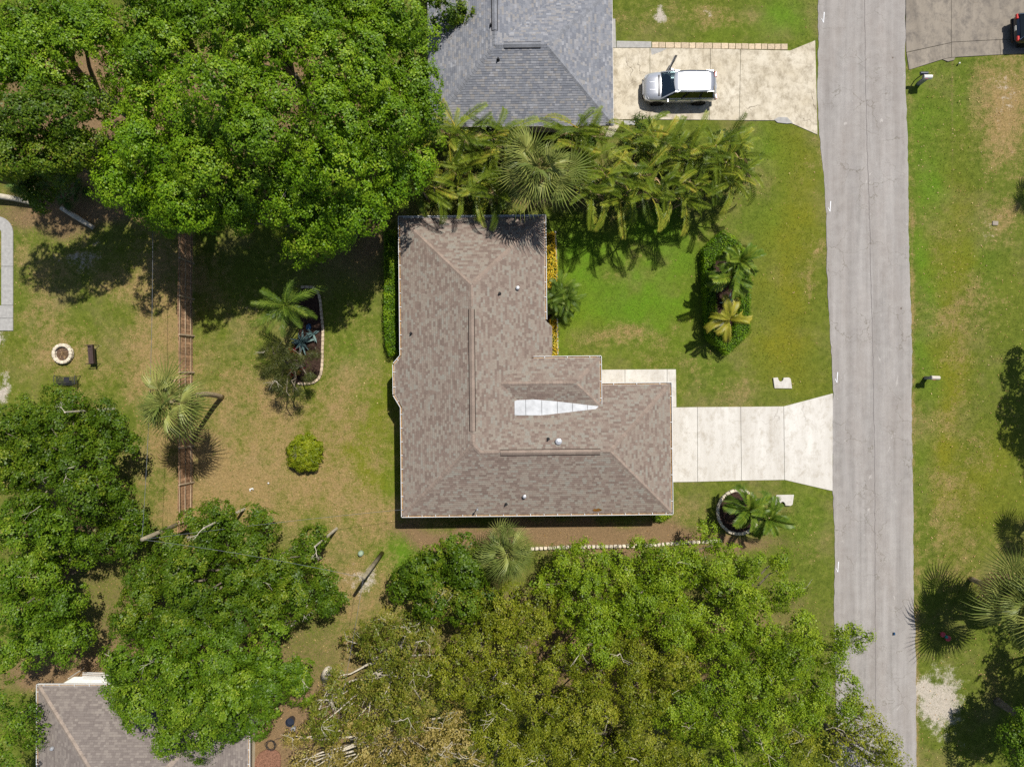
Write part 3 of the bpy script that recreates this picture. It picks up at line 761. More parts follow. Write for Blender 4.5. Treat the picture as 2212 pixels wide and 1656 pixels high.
for i in range(6):
    a, b = xs0 + (xs1 - xs0) * cuts[i] + .012, xs0 + (xs1 - xs0) * cuts[i + 1] - .012
    P0 = []; n_ = 5
    for k in range(n_): P0.append(byx(tp, a + (b - a) * k / (n_ - 1)))
    for k in range(n_)[::-1]: P0.append(byx(bt, a + (b - a) * k / (n_ - 1)))
    lo = [(x, y, z - .05) for x, y, z in P0]; m_ = len(P0)
    mb = MB(); mb.T = RT; mb.add(P0 + lo, [tuple(range(m_))[::-1]] + [(j, (j + 1) % m_, m_ + (j + 1) % m_, m_ + j) for j in range(m_)], .3 + .1 * (i % 3)); mb.build('membrane_sheet', M_MEMB, roof)
# pipes and hoods
for (dx, dy) in ((1079, 636), (886, 719), (1183, 947), (1093, 1091)): x, y = HL(dx, dy, 3.4); pipe_vent(roof, RT, x, y, roofz)
for (dx, dy, r) in ((1118, 622, .1), (1205, 951, .17), (1133, 1073, .1)): x, y = HL(dx, dy, 3.4); hood_vent(roof, RT, x, y, roofz, r)
x, y = HL(1032, 1097, 3.0); z = roofz(x, y)
mb = MB(); mb.T = RT; mb.tube([(x, y, z - .1), (x, y, z + .75)], .03, 8); mast = mb.build('service_mast', M_ALU, roof)
mb = MB(); mb.T = RT; mb.lathe((x, y, z + .7), [(.05, 0), (.07, .05), (.06, .13), (.02, .16)], 10); mb.build('weatherhead', M_ALU, mast)
# wet leaf stain on the roof edge
mb = MB(); mb.T = RT
M_STAIN = plain('leaf debris', srgb(132, 92, 42), .95, .05, var=.3, scale=9)
rr = random.Random(8)
P0 = []
for k in range(14):
    a = 2 * math.pi * k / 14; P0.append((1290 + 13 * math.cos(a) * rr.uniform(.7, 1.1), 1101 + 4 * math.sin(a) * rr.uniform(.6, 1.1)))
P0 = [HL(a, b, 2.7) for a, b in P0]
mb.add([(x, y, roofz(x, y) + .03) for x, y in P0], [tuple(range(14))[::-1]]); mb.build('leaf_debris', M_STAIN, roof)

# ---- the grey-roofed neighbour
gE = (-5.07, 6.55, 16.19, 24.69, 2.6); gN = (-5.07, 3.43, 16.19, 36.0, 2.6)
ghouse = thing('house', 'house with grey shingle hip roof beside the beige driveway', 'house', RT @ Vector((1, 24, 0)), R(.6))
mb = MB(); mb.T = RT; mb.prism([(gN[0] + .5, gN[2] + .5), (gE[1] - .5, gE[2] + .5), (gE[1] - .5, gE[3] - .5), (gN[1] - .5, gE[3] - .5), (gN[1] - .5, gN[3] - .5), (gN[0] + .5, gN[3] - .5)], -.2, 2.48); mb.build('wall', M_WALL, ghouse)
mb = MB(); mb.T = RT; mb.box((6.07, 19.3, 1.1), (.06, 4.9, 2.2)); mb.build('garage_door', M_SOFFIT, ghouse)
groof = build_roof(ghouse, RT, [gE, gN], M_SH_GREY, M_CAP_GREY, seed=9, keep=lambda x, y: y < 27.5)
grz = lambda x, y: max(hip_z(gE, x, y), hip_z(gN, x, y))
hg = hw(gE); zg = 2.6 + PITCH * hg; gy_, gx_ = (gE[2] + gE[3]) / 2, (gN[0] + gN[1]) / 2
caps(groof, RT, [((gE[1], gE[2], 2.6), (gE[1] - hg, gy_, zg), h7), ((gE[1], gE[3], 2.6), (gE[1] - hg, gy_, zg), h7), ((gN[0], gN[2], 2.6), (gx_, gy_, zg), h7), ((gx_, gy_, zg), (gE[1] - hg, gy_, zg), PITCH), ((gx_, gy_, zg), (gx_, 27.5, zg), PITCH)], M_CAP_GREY, .21, 5)
ridge_vent((gx_ + .55, gy_), (gE[1] - hg - .35, gy_), zg + .012, M_CAP_GREY, RT, groof); ridge_vent((gx_, gy_ + .9), (gx_, gy_ + 5), zg + .012, M_CAP_GREY, RT, groof)
for (dx, dy) in ((1076, 127), (1061, 57)): x, y = HL(dx, dy, 4.2); pipe_vent(groof, RT, x, y, grz)
mb = MB(); mb.T = RT
for (x, y, sx, sy) in (((gE[0] + gE[1]) / 2, gE[2] - .012, gE[1] - gE[0], .02), (gE[1] + .012, (gE[2] + gE[3]) / 2, .02, gE[3] - gE[2] + .04)): mb.box((x, y, 2.53), (sx, sy, .15))
mb.build('fascia', M_SOFFIT, ghouse)

# ---- the faded-roofed neighbour at lower left
I4 = Matrix.Identity(4)
dH = (-29.8, -16.63, -44.0, -19.02, 2.6)
dhouse = thing('house', 'house with faded grey-brown shingle roof under the lower left trees', 'house', (-23, -27, 0))
mb = MB(); mb.prism([(dH[0] + .5, dH[2] + .5), (dH[1] - .5, dH[2] + .5), (dH[1] - .5, dH[3] - .5), (dH[0] + .5, dH[3] - .5)], -.2, 2.48); mb.build('wall', M_WALL, dhouse)
droof = build_roof(dhouse, I4, [dH], M_SH_DUN, M_CAP_DUN, seed=12, keep=lambda x, y: y > -27.5)
hd = hw(dH); zd = 2.6 + PITCH * hd
caps(droof, I4, [((dH[0], dH[3], 2.6), ((dH[0] + dH[1]) / 2, dH[3] - hd, zd), h7), ((dH[1], dH[3], 2.6), ((dH[0] + dH[1]) / 2, dH[3] - hd, zd), h7)], M_CAP_DUN, .21, 6)
gutter(dhouse, I4, (dH[0], dH[3] + .1), (dH[0], dH[3] - 9), 2.6, (-1, 0), .9); gutter(dhouse, I4, (dH[0] - .1, dH[3]), (dH[1], dH[3]), 2.6, (0, 1), .9); gutter(dhouse, I4, (dH[1], dH[3] + .1), (dH[1], dH[3] - 9), 2.6, (1, 0), .9)
mb = MB(); mb.T = I4; x, y = (-28.5, -22.6)
hood_vent(droof, I4, x, y, lambda a, b: hip_z(dH, a, b), .1)
# ------------------------------------------------------------------ vegetation
rs = np.random.RandomState(11)
def unit(v): return v / np.maximum(1e-9, np.linalg.norm(v, axis=-1, keepdims=True))
def leaf_cloud(P, Nrm, size, asp=.5, curl=.25):
    """one bent rhombus per point; returns V (n*4,3), F (n,4)"""
    n = len(P)
    t = unit(np.cross(Nrm, rs.normal(size=(n, 3)))); b = np.cross(Nrm, t)
    L = (np.asarray(size) * rs.uniform(.7, 1.3, n))[:, None]
    tip = P + t * L * .5; tail = P - t * L * .5
    up = Nrm * (L * curl * asp * .5)
    r = P + b * L * asp * .5 + up; l = P - b * L * asp * .5 + up
    V = np.stack([tail, r, tip, l], 1).reshape(-1, 3)
    F = np.arange(n * 4).reshape(n, 4)
    return V, F
def lobes_of(blobs, seed, spread=1.0, rmin=.75, rmax=1.25, drop=.42):
    """blobs: (grid x, grid y, grid radius, top height) -> smaller rounded lobes that cover each blob's top"""
    r_ = np.random.RandomState(seed); out = []
    for (bx, by, br, zt) in blobs:
        c = W(bx, by, zt * .85); rad = br / PX * (H - zt * .85) / H
        rm = .5 * (rmin + rmax) * min(1, rad / 1.9 + .25)
        n = max(2, int(1.5 * rad * rad / rm / rm * spread))
        a0 = r_.uniform(0, 6.28)
        for k in range(n):
            a = a0 + k * 2.39996 + r_.uniform(-.5, .5); q = math.sqrt((k + .3) / n)
            rl = r_.uniform(rmin, rmax) * min(1, rad / 1.9 + .25)
            d = max(0, rad - rl * .55) * q
            z = zt - (zt * drop) * q ** 2.2 * r_.uniform(.6, 1.15) - rl * .5 + r_.uniform(-.95, .4) * rl
            out.append((c.x + d * math.cos(a) + r_.uniform(-.2, .2), c.y + d * math.sin(a) + r_.uniform(-.2, .2), max(.45, z), rl))
    return out
def foliage(lobes, dens, size, seed, clump_r=.17, flat=.72, asp=.6, fill=1.0):
    """clumps of leaves over the outside of each lobe, plus a few larger leaves inside it"""
    r_ = np.random.RandomState(seed); Ps = []; Ns = []; Cl = []; Sz = []
    for (x, y, z, rl) in lobes:
        nc = max(6, int(18 * rl * rl * fill))
        d = unit(r_.normal(size=(nc * 2, 3))); d = d[d[:, 2] > -.3][:nc]; nc = len(d)
        sc = np.array([rl, rl, rl * flat])
        cc = np.array([x, y, z]) + d * sc * r_.uniform(.78, 1.06, (nc, 1))
        lobe_t = r_.uniform(0, 1); ct = np.clip(.55 * lobe_t + .45 * r_.uniform(0, 1, nc), 0, 1)
        m = r_.poisson(dens * (.75 + .4 * np.maximum(0, d[:, 2]))); idx = np.repeat(np.arange(nc), m); k = len(idx)
        off = r_.normal(size=(k, 3)) * clump_r * r_.uniform(.7, 1.3, nc)[idx][:, None]
        dd = d[idx]; off -= dd * (np.sum(off * dd, 1) * .55)[:, None]
        tilt = unit(dd * .9 + np.array([0, 0, .45]))
        Ps.append(cc[idx] + off); Ns.append(unit(tilt + off * 1.1 + r_.normal(size=(k, 3)) * .33)); Cl.append(ct[idx]); Sz.append(np.full(k, size))
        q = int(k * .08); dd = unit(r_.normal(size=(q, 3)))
        Ps.append(np.array([x, y, z]) + dd * sc * r_.uniform(.1, .7, (q, 1))); Ns.append(unit(r_.normal(size=(q, 3)) + np.array([0, 0, .6]))); Cl.append(np.full(q, .2)); Sz.append(np.full(q, size * 1.8))  # inner leaves get a darker tint for the shade inside the crown
    P = np.concatenate(Ps); N_ = np.concatenate(Ns); C_ = np.concatenate(Cl); S_ = np.concatenate(Sz)
    ok = P[:, 2] > .12
    P, N_, C_, S_ = P[ok], N_[ok], C_[ok], S_[ok]
    V, F = leaf_cloud(P, N_, S_, asp)
    return V, F, C_, r_.uniform(0, 1, len(C_))
M_BARK = plain('grey bark', srgb(132, 122, 106), .95, .1, var=.25, scale=5, bump=.5)
M_BARK_PALE = plain('pale bark', srgb(206, 196, 176), .9, .15, var=.15, scale=6, bump=.3)
M_TRUNK_PALM = plain('palm trunk', srgb(182, 162, 132), .95, .1, var=.25, scale=9, bump=.5)
LEAF_OAK = leafmat('oak leaves', [(0, srgb(58, 86, 12)), (.35, srgb(92, 128, 18)), (.65, srgb(124, 157, 28)), (.88, srgb(158, 182, 46)), (1, srgb(190, 194, 78))])
LEAF_OAKY = leafmat('yellow green oak leaves', [(0, srgb(62, 94, 12)), (.35, srgb(98, 138, 18)), (.65, srgb(132, 166, 28)), (.88, srgb(164, 186, 48)), (1, srgb(194, 196, 78))])
LEAF_DARK = leafmat('dark green leaves', [(0, srgb(51, 72, 11)), (.4, srgb(75, 104, 17)), (.7, srgb(106, 130, 25)), (1, srgb(154, 160, 51))])
LEAF_OLIVE = leafmat('olive leaves', [(0, srgb(72, 84, 14)), (.4, srgb(114, 126, 26)), (.7, srgb(148, 152, 38)), (.9, srgb(170, 168, 60)), (1, srgb(178, 158, 78))])
LEAF_LIME = leafmat('fresh green leaves', [(0, srgb(70, 94, 14)), (.4, srgb(112, 140, 22)), (.7, srgb(148, 170, 36)), (1, srgb(182, 190, 68))])
LEAF_BROWN = leafmat('bronze spring leaves', [(0, srgb(104, 100, 36)), (.3, srgb(140, 128, 58)), (.55, srgb(168, 150, 80)), (.8, srgb(192, 174, 110)), (1, srgb(160, 166, 66))])
LEAF_MIX = leafmat('mixed bronze and green leaves', [(0, srgb(70, 86, 18)), (.35, srgb(104, 116, 30)), (.6, srgb(136, 136, 46)), (.82, srgb(160, 146, 72)), (1, srgb(150, 164, 58))])
LEAF_MID = leafmat('broad tree leaves', [(0, srgb(54, 80, 12)), (.35, srgb(82, 114, 18)), (.65, srgb(112, 142, 28)), (.88, srgb(148, 168, 48)), (1, srgb(180, 182, 76))])
LEAF_UNDER = leafmat('lower leaves tinted for shade', [(0, srgb(40, 60, 14)), (.5, srgb(64, 88, 22)), (1, srgb(100, 118, 38))], trans=.15)  # darker palette, the shade beneath the palms put into the leaf tint
LEAF_HEDGE = leafmat('hedge leaves', [(0, srgb(61, 95, 12)), (.5, srgb(108, 149, 19)), (1, srgb(174, 198, 41))])
LEAF_YEL = leafmat('yellow croton leaves', [(0, srgb(147, 140, 23)), (.4, srgb(235, 194, 45)), (1, srgb(235, 232, 90))])
LEAF_CON = leafmat('bright shrub leaves', [(0, srgb(84, 98, 11)), (.5, srgb(130, 146, 22)), (1, srgb(176, 176, 42))])
LEAF_PINE = leafmat('feathery grey green needles', [(0, srgb(48, 58, 18)), (.5, srgb(74, 82, 32)), (1, srgb(106, 106, 52))], trans=.1)

N_LEAF = [0]
def tree(label, blobs, mat, seed, dens=66, size=.135, name='oak_tree', base=None, bark=None, twigs=0, fill=1.0, group=None, spread=1.0, crown='crown', rmin=.75, rmax=1.25, bare=0, branchy=.35, asp=.6, cat='tree', drop=.42, zs=1.0):
    bark = bark or M_BARK; rr = random.Random(seed)
    blobs = [(a, b, c, d * zs) for a, b, c, d in blobs]
    lob = lobes_of(blobs, seed, spread, rmin, rmax, drop)
    cx = sum(l[0] for l in lob) / len(lob); cy = sum(l[1] for l in lob) / len(lob)
    if base is not None: cx, cy = G(*base)
    root = thing(name, label, cat, (cx, cy, -.05), 0, group)
    zmid = sum(l[2] for l in lob) / len(lob)
    mb = MB(); fork = Vector((cx + rr.uniform(-.3, .3), cy + rr.uniform(-.3, .3), max(.5, zmid * .38)))
    r0 = .12 + .022 * zmid
    mb.tube([(cx, cy, -.1), (cx, cy, .25), fork], [r0 * 1.5, r0 * 1.1, r0 * .9], 9); mb.build('trunk', bark, root, smooth=True)
    mb = MB()
    for l in lob:
        if rr.random() > branchy: continue
        e = Vector((l[0], l[1], l[2] + l[3] * .1)); m1 = fork.lerp(e, .4) + Vector((rr.uniform(-.3, .3), rr.uniform(-.3, .3), .35)); m2 = fork.lerp(e, .75) + Vector((rr.uniform(-.25, .25), rr.uniform(-.25, .25), .25))
        mb.tube([fork, m1, m2, e], [r0 * .55, r0 * .34, r0 * .2, .025], 5, cap=False)
    if mb.f: mb.build('limbs', bark, root, smooth=True, kind='stuff')
    if twigs or bare:
        mb = MB()
        for l in rr.sample(lob, min(len(lob), int(len(lob) * (twigs or .2) + bare))):
            p0 = Vector((l[0], l[1], l[2] + l[3] * .25)); 
            for _ in range(rr.randrange(1, 4)):
                a = rr.uniform(0, 6.28); q = p0 + Vector((math.cos(a), math.sin(a), 0)) * min(.9, l[3]) * rr.uniform(.35, .85) + Vector((0, 0, l[3] * rr.uniform(.3, .55)))
                mid = p0.lerp(q, .5) + Vector((rr.uniform(-.15, .15), rr.uniform(-.15, .15), rr.uniform(.0, .2)))
                r1 = rr.uniform(.012, .026)
                mb.tube([p0, mid, q], [r1, r1 * .75, .008], 4, cap=False)
                for _ in range(2):
                    b2 = a + rr.uniform(-1.1, 1.1); s2 = mid.lerp(q, rr.uniform(.1, .8)); mb.tube([s2, s2 + Vector((math.cos(b2), math.sin(b2), .35)) * rr.uniform(.25, .6)], [r1 * .55, .006], 3, cap=False)
        mb.build('twigs', M_BARK_PALE, root, kind='stuff')
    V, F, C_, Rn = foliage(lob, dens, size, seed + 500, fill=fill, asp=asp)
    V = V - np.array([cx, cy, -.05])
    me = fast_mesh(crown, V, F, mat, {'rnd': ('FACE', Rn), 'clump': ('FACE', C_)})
    o = bpy.data.objects.new(crown, me); col.objects.link(o); o.parent = root; o['kind'] = 'stuff'
    N_LEAF[0] += len(F)
    return root

def imgpos(tx, ty, h):      # ground grid position of something off the frame -> grid position at height h
    f = (H - h) / H; return (CX + (tx - CX) / f, CY + (ty - CY) / f)

# upper left wood
tree('pale green oak filling the top left corner', [(60, 60, 95, 9), (160, 80, 75, 9), (20, 160, 80, 8.5), (110, 180, 75, 8.5), (-40, 100, 80, 9), (190, 20, 50, 8)], LEAF_OAK, 21, twigs=.05, spread=1.3, zs=1.35, drop=.2, rmin=.95, rmax=1.6)
tree('lower shaded oak at the left edge above the concrete kerb', [(40, 260, 70, 7.5), (150, 260, 65, 7), (20, 330, 65, 7), (120, 340, 70, 6.5), (185, 320, 45, 6), (70, 390, 50, 5), (190, 230, 40, 6.5), (-40, 300, 70, 7)], LEAF_DARK, 22, twigs=.05, spread=1.3, zs=1.75, drop=.2, rmin=.95, rmax=1.6)
tree('oak at the top edge, second from the top left corner', [(310, 50, 85, 10), (390, 30, 80, 10.5), (270, 140, 70, 9.5), (360, 130, 85, 10.5), (250, 60, 40, 8.5), (340, -30, 80, 10)], LEAF_OAK, 23, spread=1.25, twigs=.05, zs=1.2, drop=.2, rmin=.95, rmax=1.6)
tree('yellow-green oak spreading over the upper end of the wooden fence', [(390, 240, 85, 10.5), (310, 240, 80, 9.5), (265, 310, 65, 8.5), (350, 330, 85, 10), (240, 370, 40, 6.5), (300, 400, 75, 8.5), (400, 410, 85, 9), (360, 455, 45, 6.8), (440, 330, 70, 10), (420, 470, 40, 7.5), (300, 440, 35, 6.5)], LEAF_OAKY, 24, twigs=.05, zs=1.2, drop=.2, rmin=.95, rmax=1.6)
tree('oak in the middle of the top edge wood', [(480, 50, 85, 11), (570, 30, 85, 11), (520, 130, 85, 11.5), (620, 110, 80, 11), (540, -30, 90, 10.5)], LEAF_OAK, 25, twigs=.05, zs=1.2, drop=.2, rmin=.95, rmax=1.6)
tree('tallest oak at the heart of the upper left wood', [(490, 220, 80, 11.5), (580, 210, 85, 11.5), (530, 300, 80, 11), (620, 290, 75, 11), (480, 380, 70, 9.5), (560, 390, 75, 9.5), (510, 440, 50, 8)], LEAF_OAK, 26, twigs=.05, zs=1.2, drop=.2, rmin=.95, rmax=1.6)
tree('dark green oak reaching the grey roof at the top', [(680, 50, 80, 10.5), (760, 30, 80, 10), (830, 20, 65, 9.5), (720, 130, 85, 11), (800, 110, 75, 10), (870, 60, 55, 8.5), (870, 130, 65, 8.5), (720, -30, 90, 10)], LEAF_OAK, 27, twigs=.05, zs=1.2, drop=.2, rmin=.95, rmax=1.6)
tree('dark green oak whose edge lies against the grey roof valley', [(720, 220, 80, 11), (800, 200, 80, 10.5), (885, 190, 60, 8.5), (915, 225, 50, 8), (760, 290, 80, 10.5), (850, 280, 75, 9.5), (910, 270, 40, 7.5)], LEAF_OAK, 28, twigs=.05, zs=1.2, drop=.2, rmin=.95, rmax=1.6)
tree('yellow-green oak nearest the brown roof corner', [(650, 370, 75, 10), (740, 360, 75, 10), (820, 350, 70, 9), (895, 345, 42, 7), (680, 440, 70, 9), (760, 430, 65, 8.5), (650, 490, 55, 7.5), (715, 490, 60, 7.5), (780, 455, 55, 7.5), (825, 410, 42, 8), (610, 440, 50, 8.5), (690, 535, 30, 6), (650, 540, 22, 6), (440, 455, 38, 7.5), (505, 470, 30, 7)], LEAF_OAKY, 29, twigs=.05, zs=1.2, drop=.2, rmin=.95, rmax=1.6)
tree('small oak bough with a dead brown branch over the grey roof', [(935, 8, 36, 6), (965, 8, 30, 6), (985, -10, 30, 6)], LEAF_DARK, 30, name='oak_tree', base=(930, -60), zs=1.0)
# left middle
tree('rounded dark green tree below the black bench', [(60, 900, 65, 4.8), (150, 880, 50, 4.2), (200, 905, 50, 4.2), (100, 960, 85, 6.5), (200, 970, 70, 6), (60, 1050, 85, 7), (170, 1060, 85, 7), (250, 1090, 60, 5.5), (290, 1130, 48, 5), (240, 1170, 60, 5.5), (20, 1000, 70, 6), (20, 940, 60, 5)], LEAF_DARK, 31, twigs=.07, drop=.36, rmin=.7, rmax=1.1)
tree('green tree at the left edge below the rounded one', [(30, 1140, 75, 6.8), (120, 1150, 75, 6.8), (30, 1240, 80, 6.5), (110, 1220, 60, 6), (60, 1330, 75, 6.5), (140, 1310, 45, 6), (120, 1385, 60, 6), (30, 1410, 65, 6), (165, 1365, 32, 5)], LEAF_MID, 32, twigs=.07, drop=.36)
tree('sparse tree in the bottom left corner beside the faded roof', [(15, 1520, 50, 6), (35, 1580, 45, 5.5), (10, 1640, 60, 6), (55, 1545, 30, 5)], LEAF_MID, 33, twigs=.3, dens=26)
tree('broad dark tree left of the utility pole', [(420, 1155, 65, 5.5), (355, 1195, 50, 5.5), (500, 1150, 60, 5), (560, 1165, 38, 4.5), (300, 1260, 60, 6), (400, 1250, 80, 7), (510, 1240, 75, 6.2), (590, 1240, 50, 5), (660, 1205, 40, 4.5), (685, 1165, 30, 4), (700, 1255, 40, 4.5), (640, 1290, 50, 5), (285, 1330, 60, 6.5), (380, 1350, 80, 7.2), (490, 1330, 75, 6.8), (580, 1320, 50, 5.5), (700, 1300, 30, 4.5), (735, 1300, 14, 4)], LEAF_DARK, 34, twigs=.07, drop=.36)
tree('broad green tree hanging over the faded roof', [(280, 1420, 75, 7), (370, 1440, 80, 7.5), (470, 1420, 75, 7.5), (560, 1420, 60, 7), (620, 1450, 48, 6.5), (250, 1480, 45, 6.5), (310, 1520, 70, 7), (400, 1520, 80, 7.5), (500, 1505, 75, 7), (580, 1500, 60, 6.5), (640, 1495, 38, 6), (360, 1585, 55, 6.5), (440, 1600, 55, 6.5), (500, 1580, 50, 6), (240, 1510, 35, 6), (560, 1560, 40, 6)], LEAF_MID, 35, twigs=.07, drop=.36)
# lower right wood
tree('dark bushy tree right of the utility pole', [(890, 1240, 45, 5), (930, 1215, 45, 5), (985, 1180, 38, 4.5), (1005, 1240, 55, 5.5), (930, 1290, 60, 5.5), (1010, 1300, 65, 6), (860, 1280, 32, 4)], LEAF_DARK, 41, twigs=0.03, size=.15)
tree('sparse bronze tree with pale branches at the bottom centre left', [(900, 1360, 60, 6), (830, 1400, 65, 6.5), (770, 1395, 35, 5), (900, 1440, 75, 7), (820, 1480, 75, 7), (740, 1500, 55, 6.5), (700, 1570, 60, 6.5), (800, 1570, 75, 7), (880, 1530, 75, 7), (960, 1290, 35, 6.4)], LEAF_MIX, 42, twigs=0.41, dens=38, size=.12, rmin=.55, rmax=.95, bark=M_BARK_PALE, branchy=.6)
tree('sparse bronze tree along the bottom edge beside the red mulch', [(660, 1640, 60, 6), (760, 1640, 75, 7), (870, 1620, 75, 7), (960, 1600, 70, 7), (640, 1590, 30, 5.5), (1010, 1650, 70, 7), (930, 1680, 70, 7), (800, 1690, 80, 7)], LEAF_BROWN, 43, twigs=.5, dens=30, size=.12, rmin=.55, rmax=.95, bark=M_BARK_PALE, branchy=.6)
tree('olive tree below the palm that touches the house', [(1080, 1330, 75, 6.5), (1020, 1390, 70, 7), (1100, 1410, 80, 7.4), (980, 1470, 70, 7), (1160, 1340, 60, 6.5)], LEAF_OLIVE, 44, twigs=0.11, size=.108, rmin=.6, rmax=1.15, dens=50)
tree('olive and bronze tree in the middle of the bottom wood', [(1070, 1500, 80, 7.4), (1170, 1440, 75, 7.4), (1170, 1540, 80, 7.4), (1060, 1590, 70, 7), (1160, 1630, 75, 7), (1090, 1670, 70, 7)], LEAF_OLIVE, 45, twigs=0.23, size=.108, rmin=.6, rmax=1.15, dens=54)
tree('yellow-green tree just below the stone edging row', [(1220, 1250, 52, 5), (1290, 1215, 48, 5), (1180, 1270, 42, 5), (1270, 1300, 75, 6.5), (1345, 1255, 55, 6), (1290, 1380, 80, 7.4), (1250, 1180, 22, 4), (1205, 1200, 20, 3.6)], LEAF_LIME, 46, twigs=0.11, size=.108, rmin=.6, rmax=1.15)
tree('fresh green tree at the right end of the stone edging row', [(1420, 1205, 48, 5), (1490, 1205, 48, 5), (1450, 1270, 75, 6.5), (1385, 1320, 70, 6.8), (1380, 1175, 22, 4), (1545, 1235, 48, 5.5), (1460, 1350, 80, 7), (1525, 1150, 24, 3.6), (1550, 1180, 24, 4)], LEAF_LIME, 47, twigs=0.09, size=.108, rmin=.6, rmax=1.15)
tree('green tree reaching towards the round palm bed', [(1620, 1225, 48, 5.5), (1685, 1225, 32, 5), (1600, 1290, 70, 6.5), (1690, 1285, 58, 6), (1640, 1370, 75, 7), (1720, 1340, 48, 6), (1560, 1380, 75, 7), (1575, 1210, 30, 4.6)], LEAF_LIME, 48, twigs=0.09, size=.108, rmin=.6, rmax=1.15)
tree('green tree at the road edge with boughs over the asphalt', [(1700, 1440, 75, 6.5), (1760, 1400, 35, 5.5), (1780, 1480, 45, 5.5), (1740, 1540, 75, 6.5), (1820, 1540, 50, 6), (1640, 1470, 75, 7.2), (1835, 1365, 14, 5), (1862, 1362, 12, 5), (1810, 1375, 14, 5), (1850, 1395, 12, 5), (1818, 1410, 14, 5), (1800, 1392, 18, 5), (1792, 1425, 22, 5.2), (1815, 1450, 24, 5.2), (1840, 1480, 22, 5.2), (1850, 1510, 20, 5.2)], LEAF_LIME, 49, twigs=0.14, size=.108, rmin=.6, rmax=1.15, dens=54)
tree('thin pale green tree in the bottom wood nearest the road', [(1880, 1580, 45, 5.5), (1820, 1620, 60, 6), (1900, 1640, 48, 5), (1720, 1630, 75, 7), (1790, 1680, 60, 6), (1940, 1660, 36, 4.5), (1930, 1615, 30, 5), (1960, 1690, 40, 5), (1860, 1530, 34, 5.5)], LEAF_OLIVE, 50, twigs=0.27, size=.12, rmin=.55, rmax=.95, dens=26)
tree('olive tree in the right half of the bottom wood', [(1370, 1430, 80, 7.4), (1280, 1470, 80, 7.4), (1470, 1440, 80, 7.4), (1380, 1530, 80, 7.4)], LEAF_OLIVE, 51, twigs=0.11, size=.108, rmin=.6, rmax=1.15)
tree('yellow-olive tree on the bottom edge below the driveway', [(1270, 1560, 80, 7.4), (1260, 1650, 75, 7), (1360, 1630, 75, 7), (1460, 1640, 75, 7), (1320, 1700, 80, 7)], LEAF_OLIVE, 52, twigs=0.23, size=.108, rmin=.6, rmax=1.15, dens=54)
tree('fresh green tree in the right half of the bottom wood', [(1560, 1470, 80, 7.4), (1480, 1540, 80, 7.4), (1570, 1570, 80, 7.4), (1650, 1570, 75, 7.2), (1560, 1660, 75, 7), (1650, 1660, 75, 7)], LEAF_LIME, 53, twigs=0.18, size=.108, rmin=.6, rmax=1.15, dens=54)
# right edge
tree('green tree peeking in at the bottom right corner', [(2235, 1560, 45, 5.5), (2225, 1640, 48, 5.5), (2270, 1600, 60, 6), (2330, 1600, 80, 6.5)], LEAF_MID, 54)
bl = [imgpos(2226 + a, 756 + b, 8) + (r, z) for (a, b, r, z) in ((0, -40, 52, 8), (50, 0, 70, 9), (10, 70, 55, 8), (60, 90, 70, 8.5), (30, 150, 50, 7.5), (-10, 20, 40, 7.5))]
tree('oak off the right edge that shades the verge', bl, LEAF_OAK, 55)

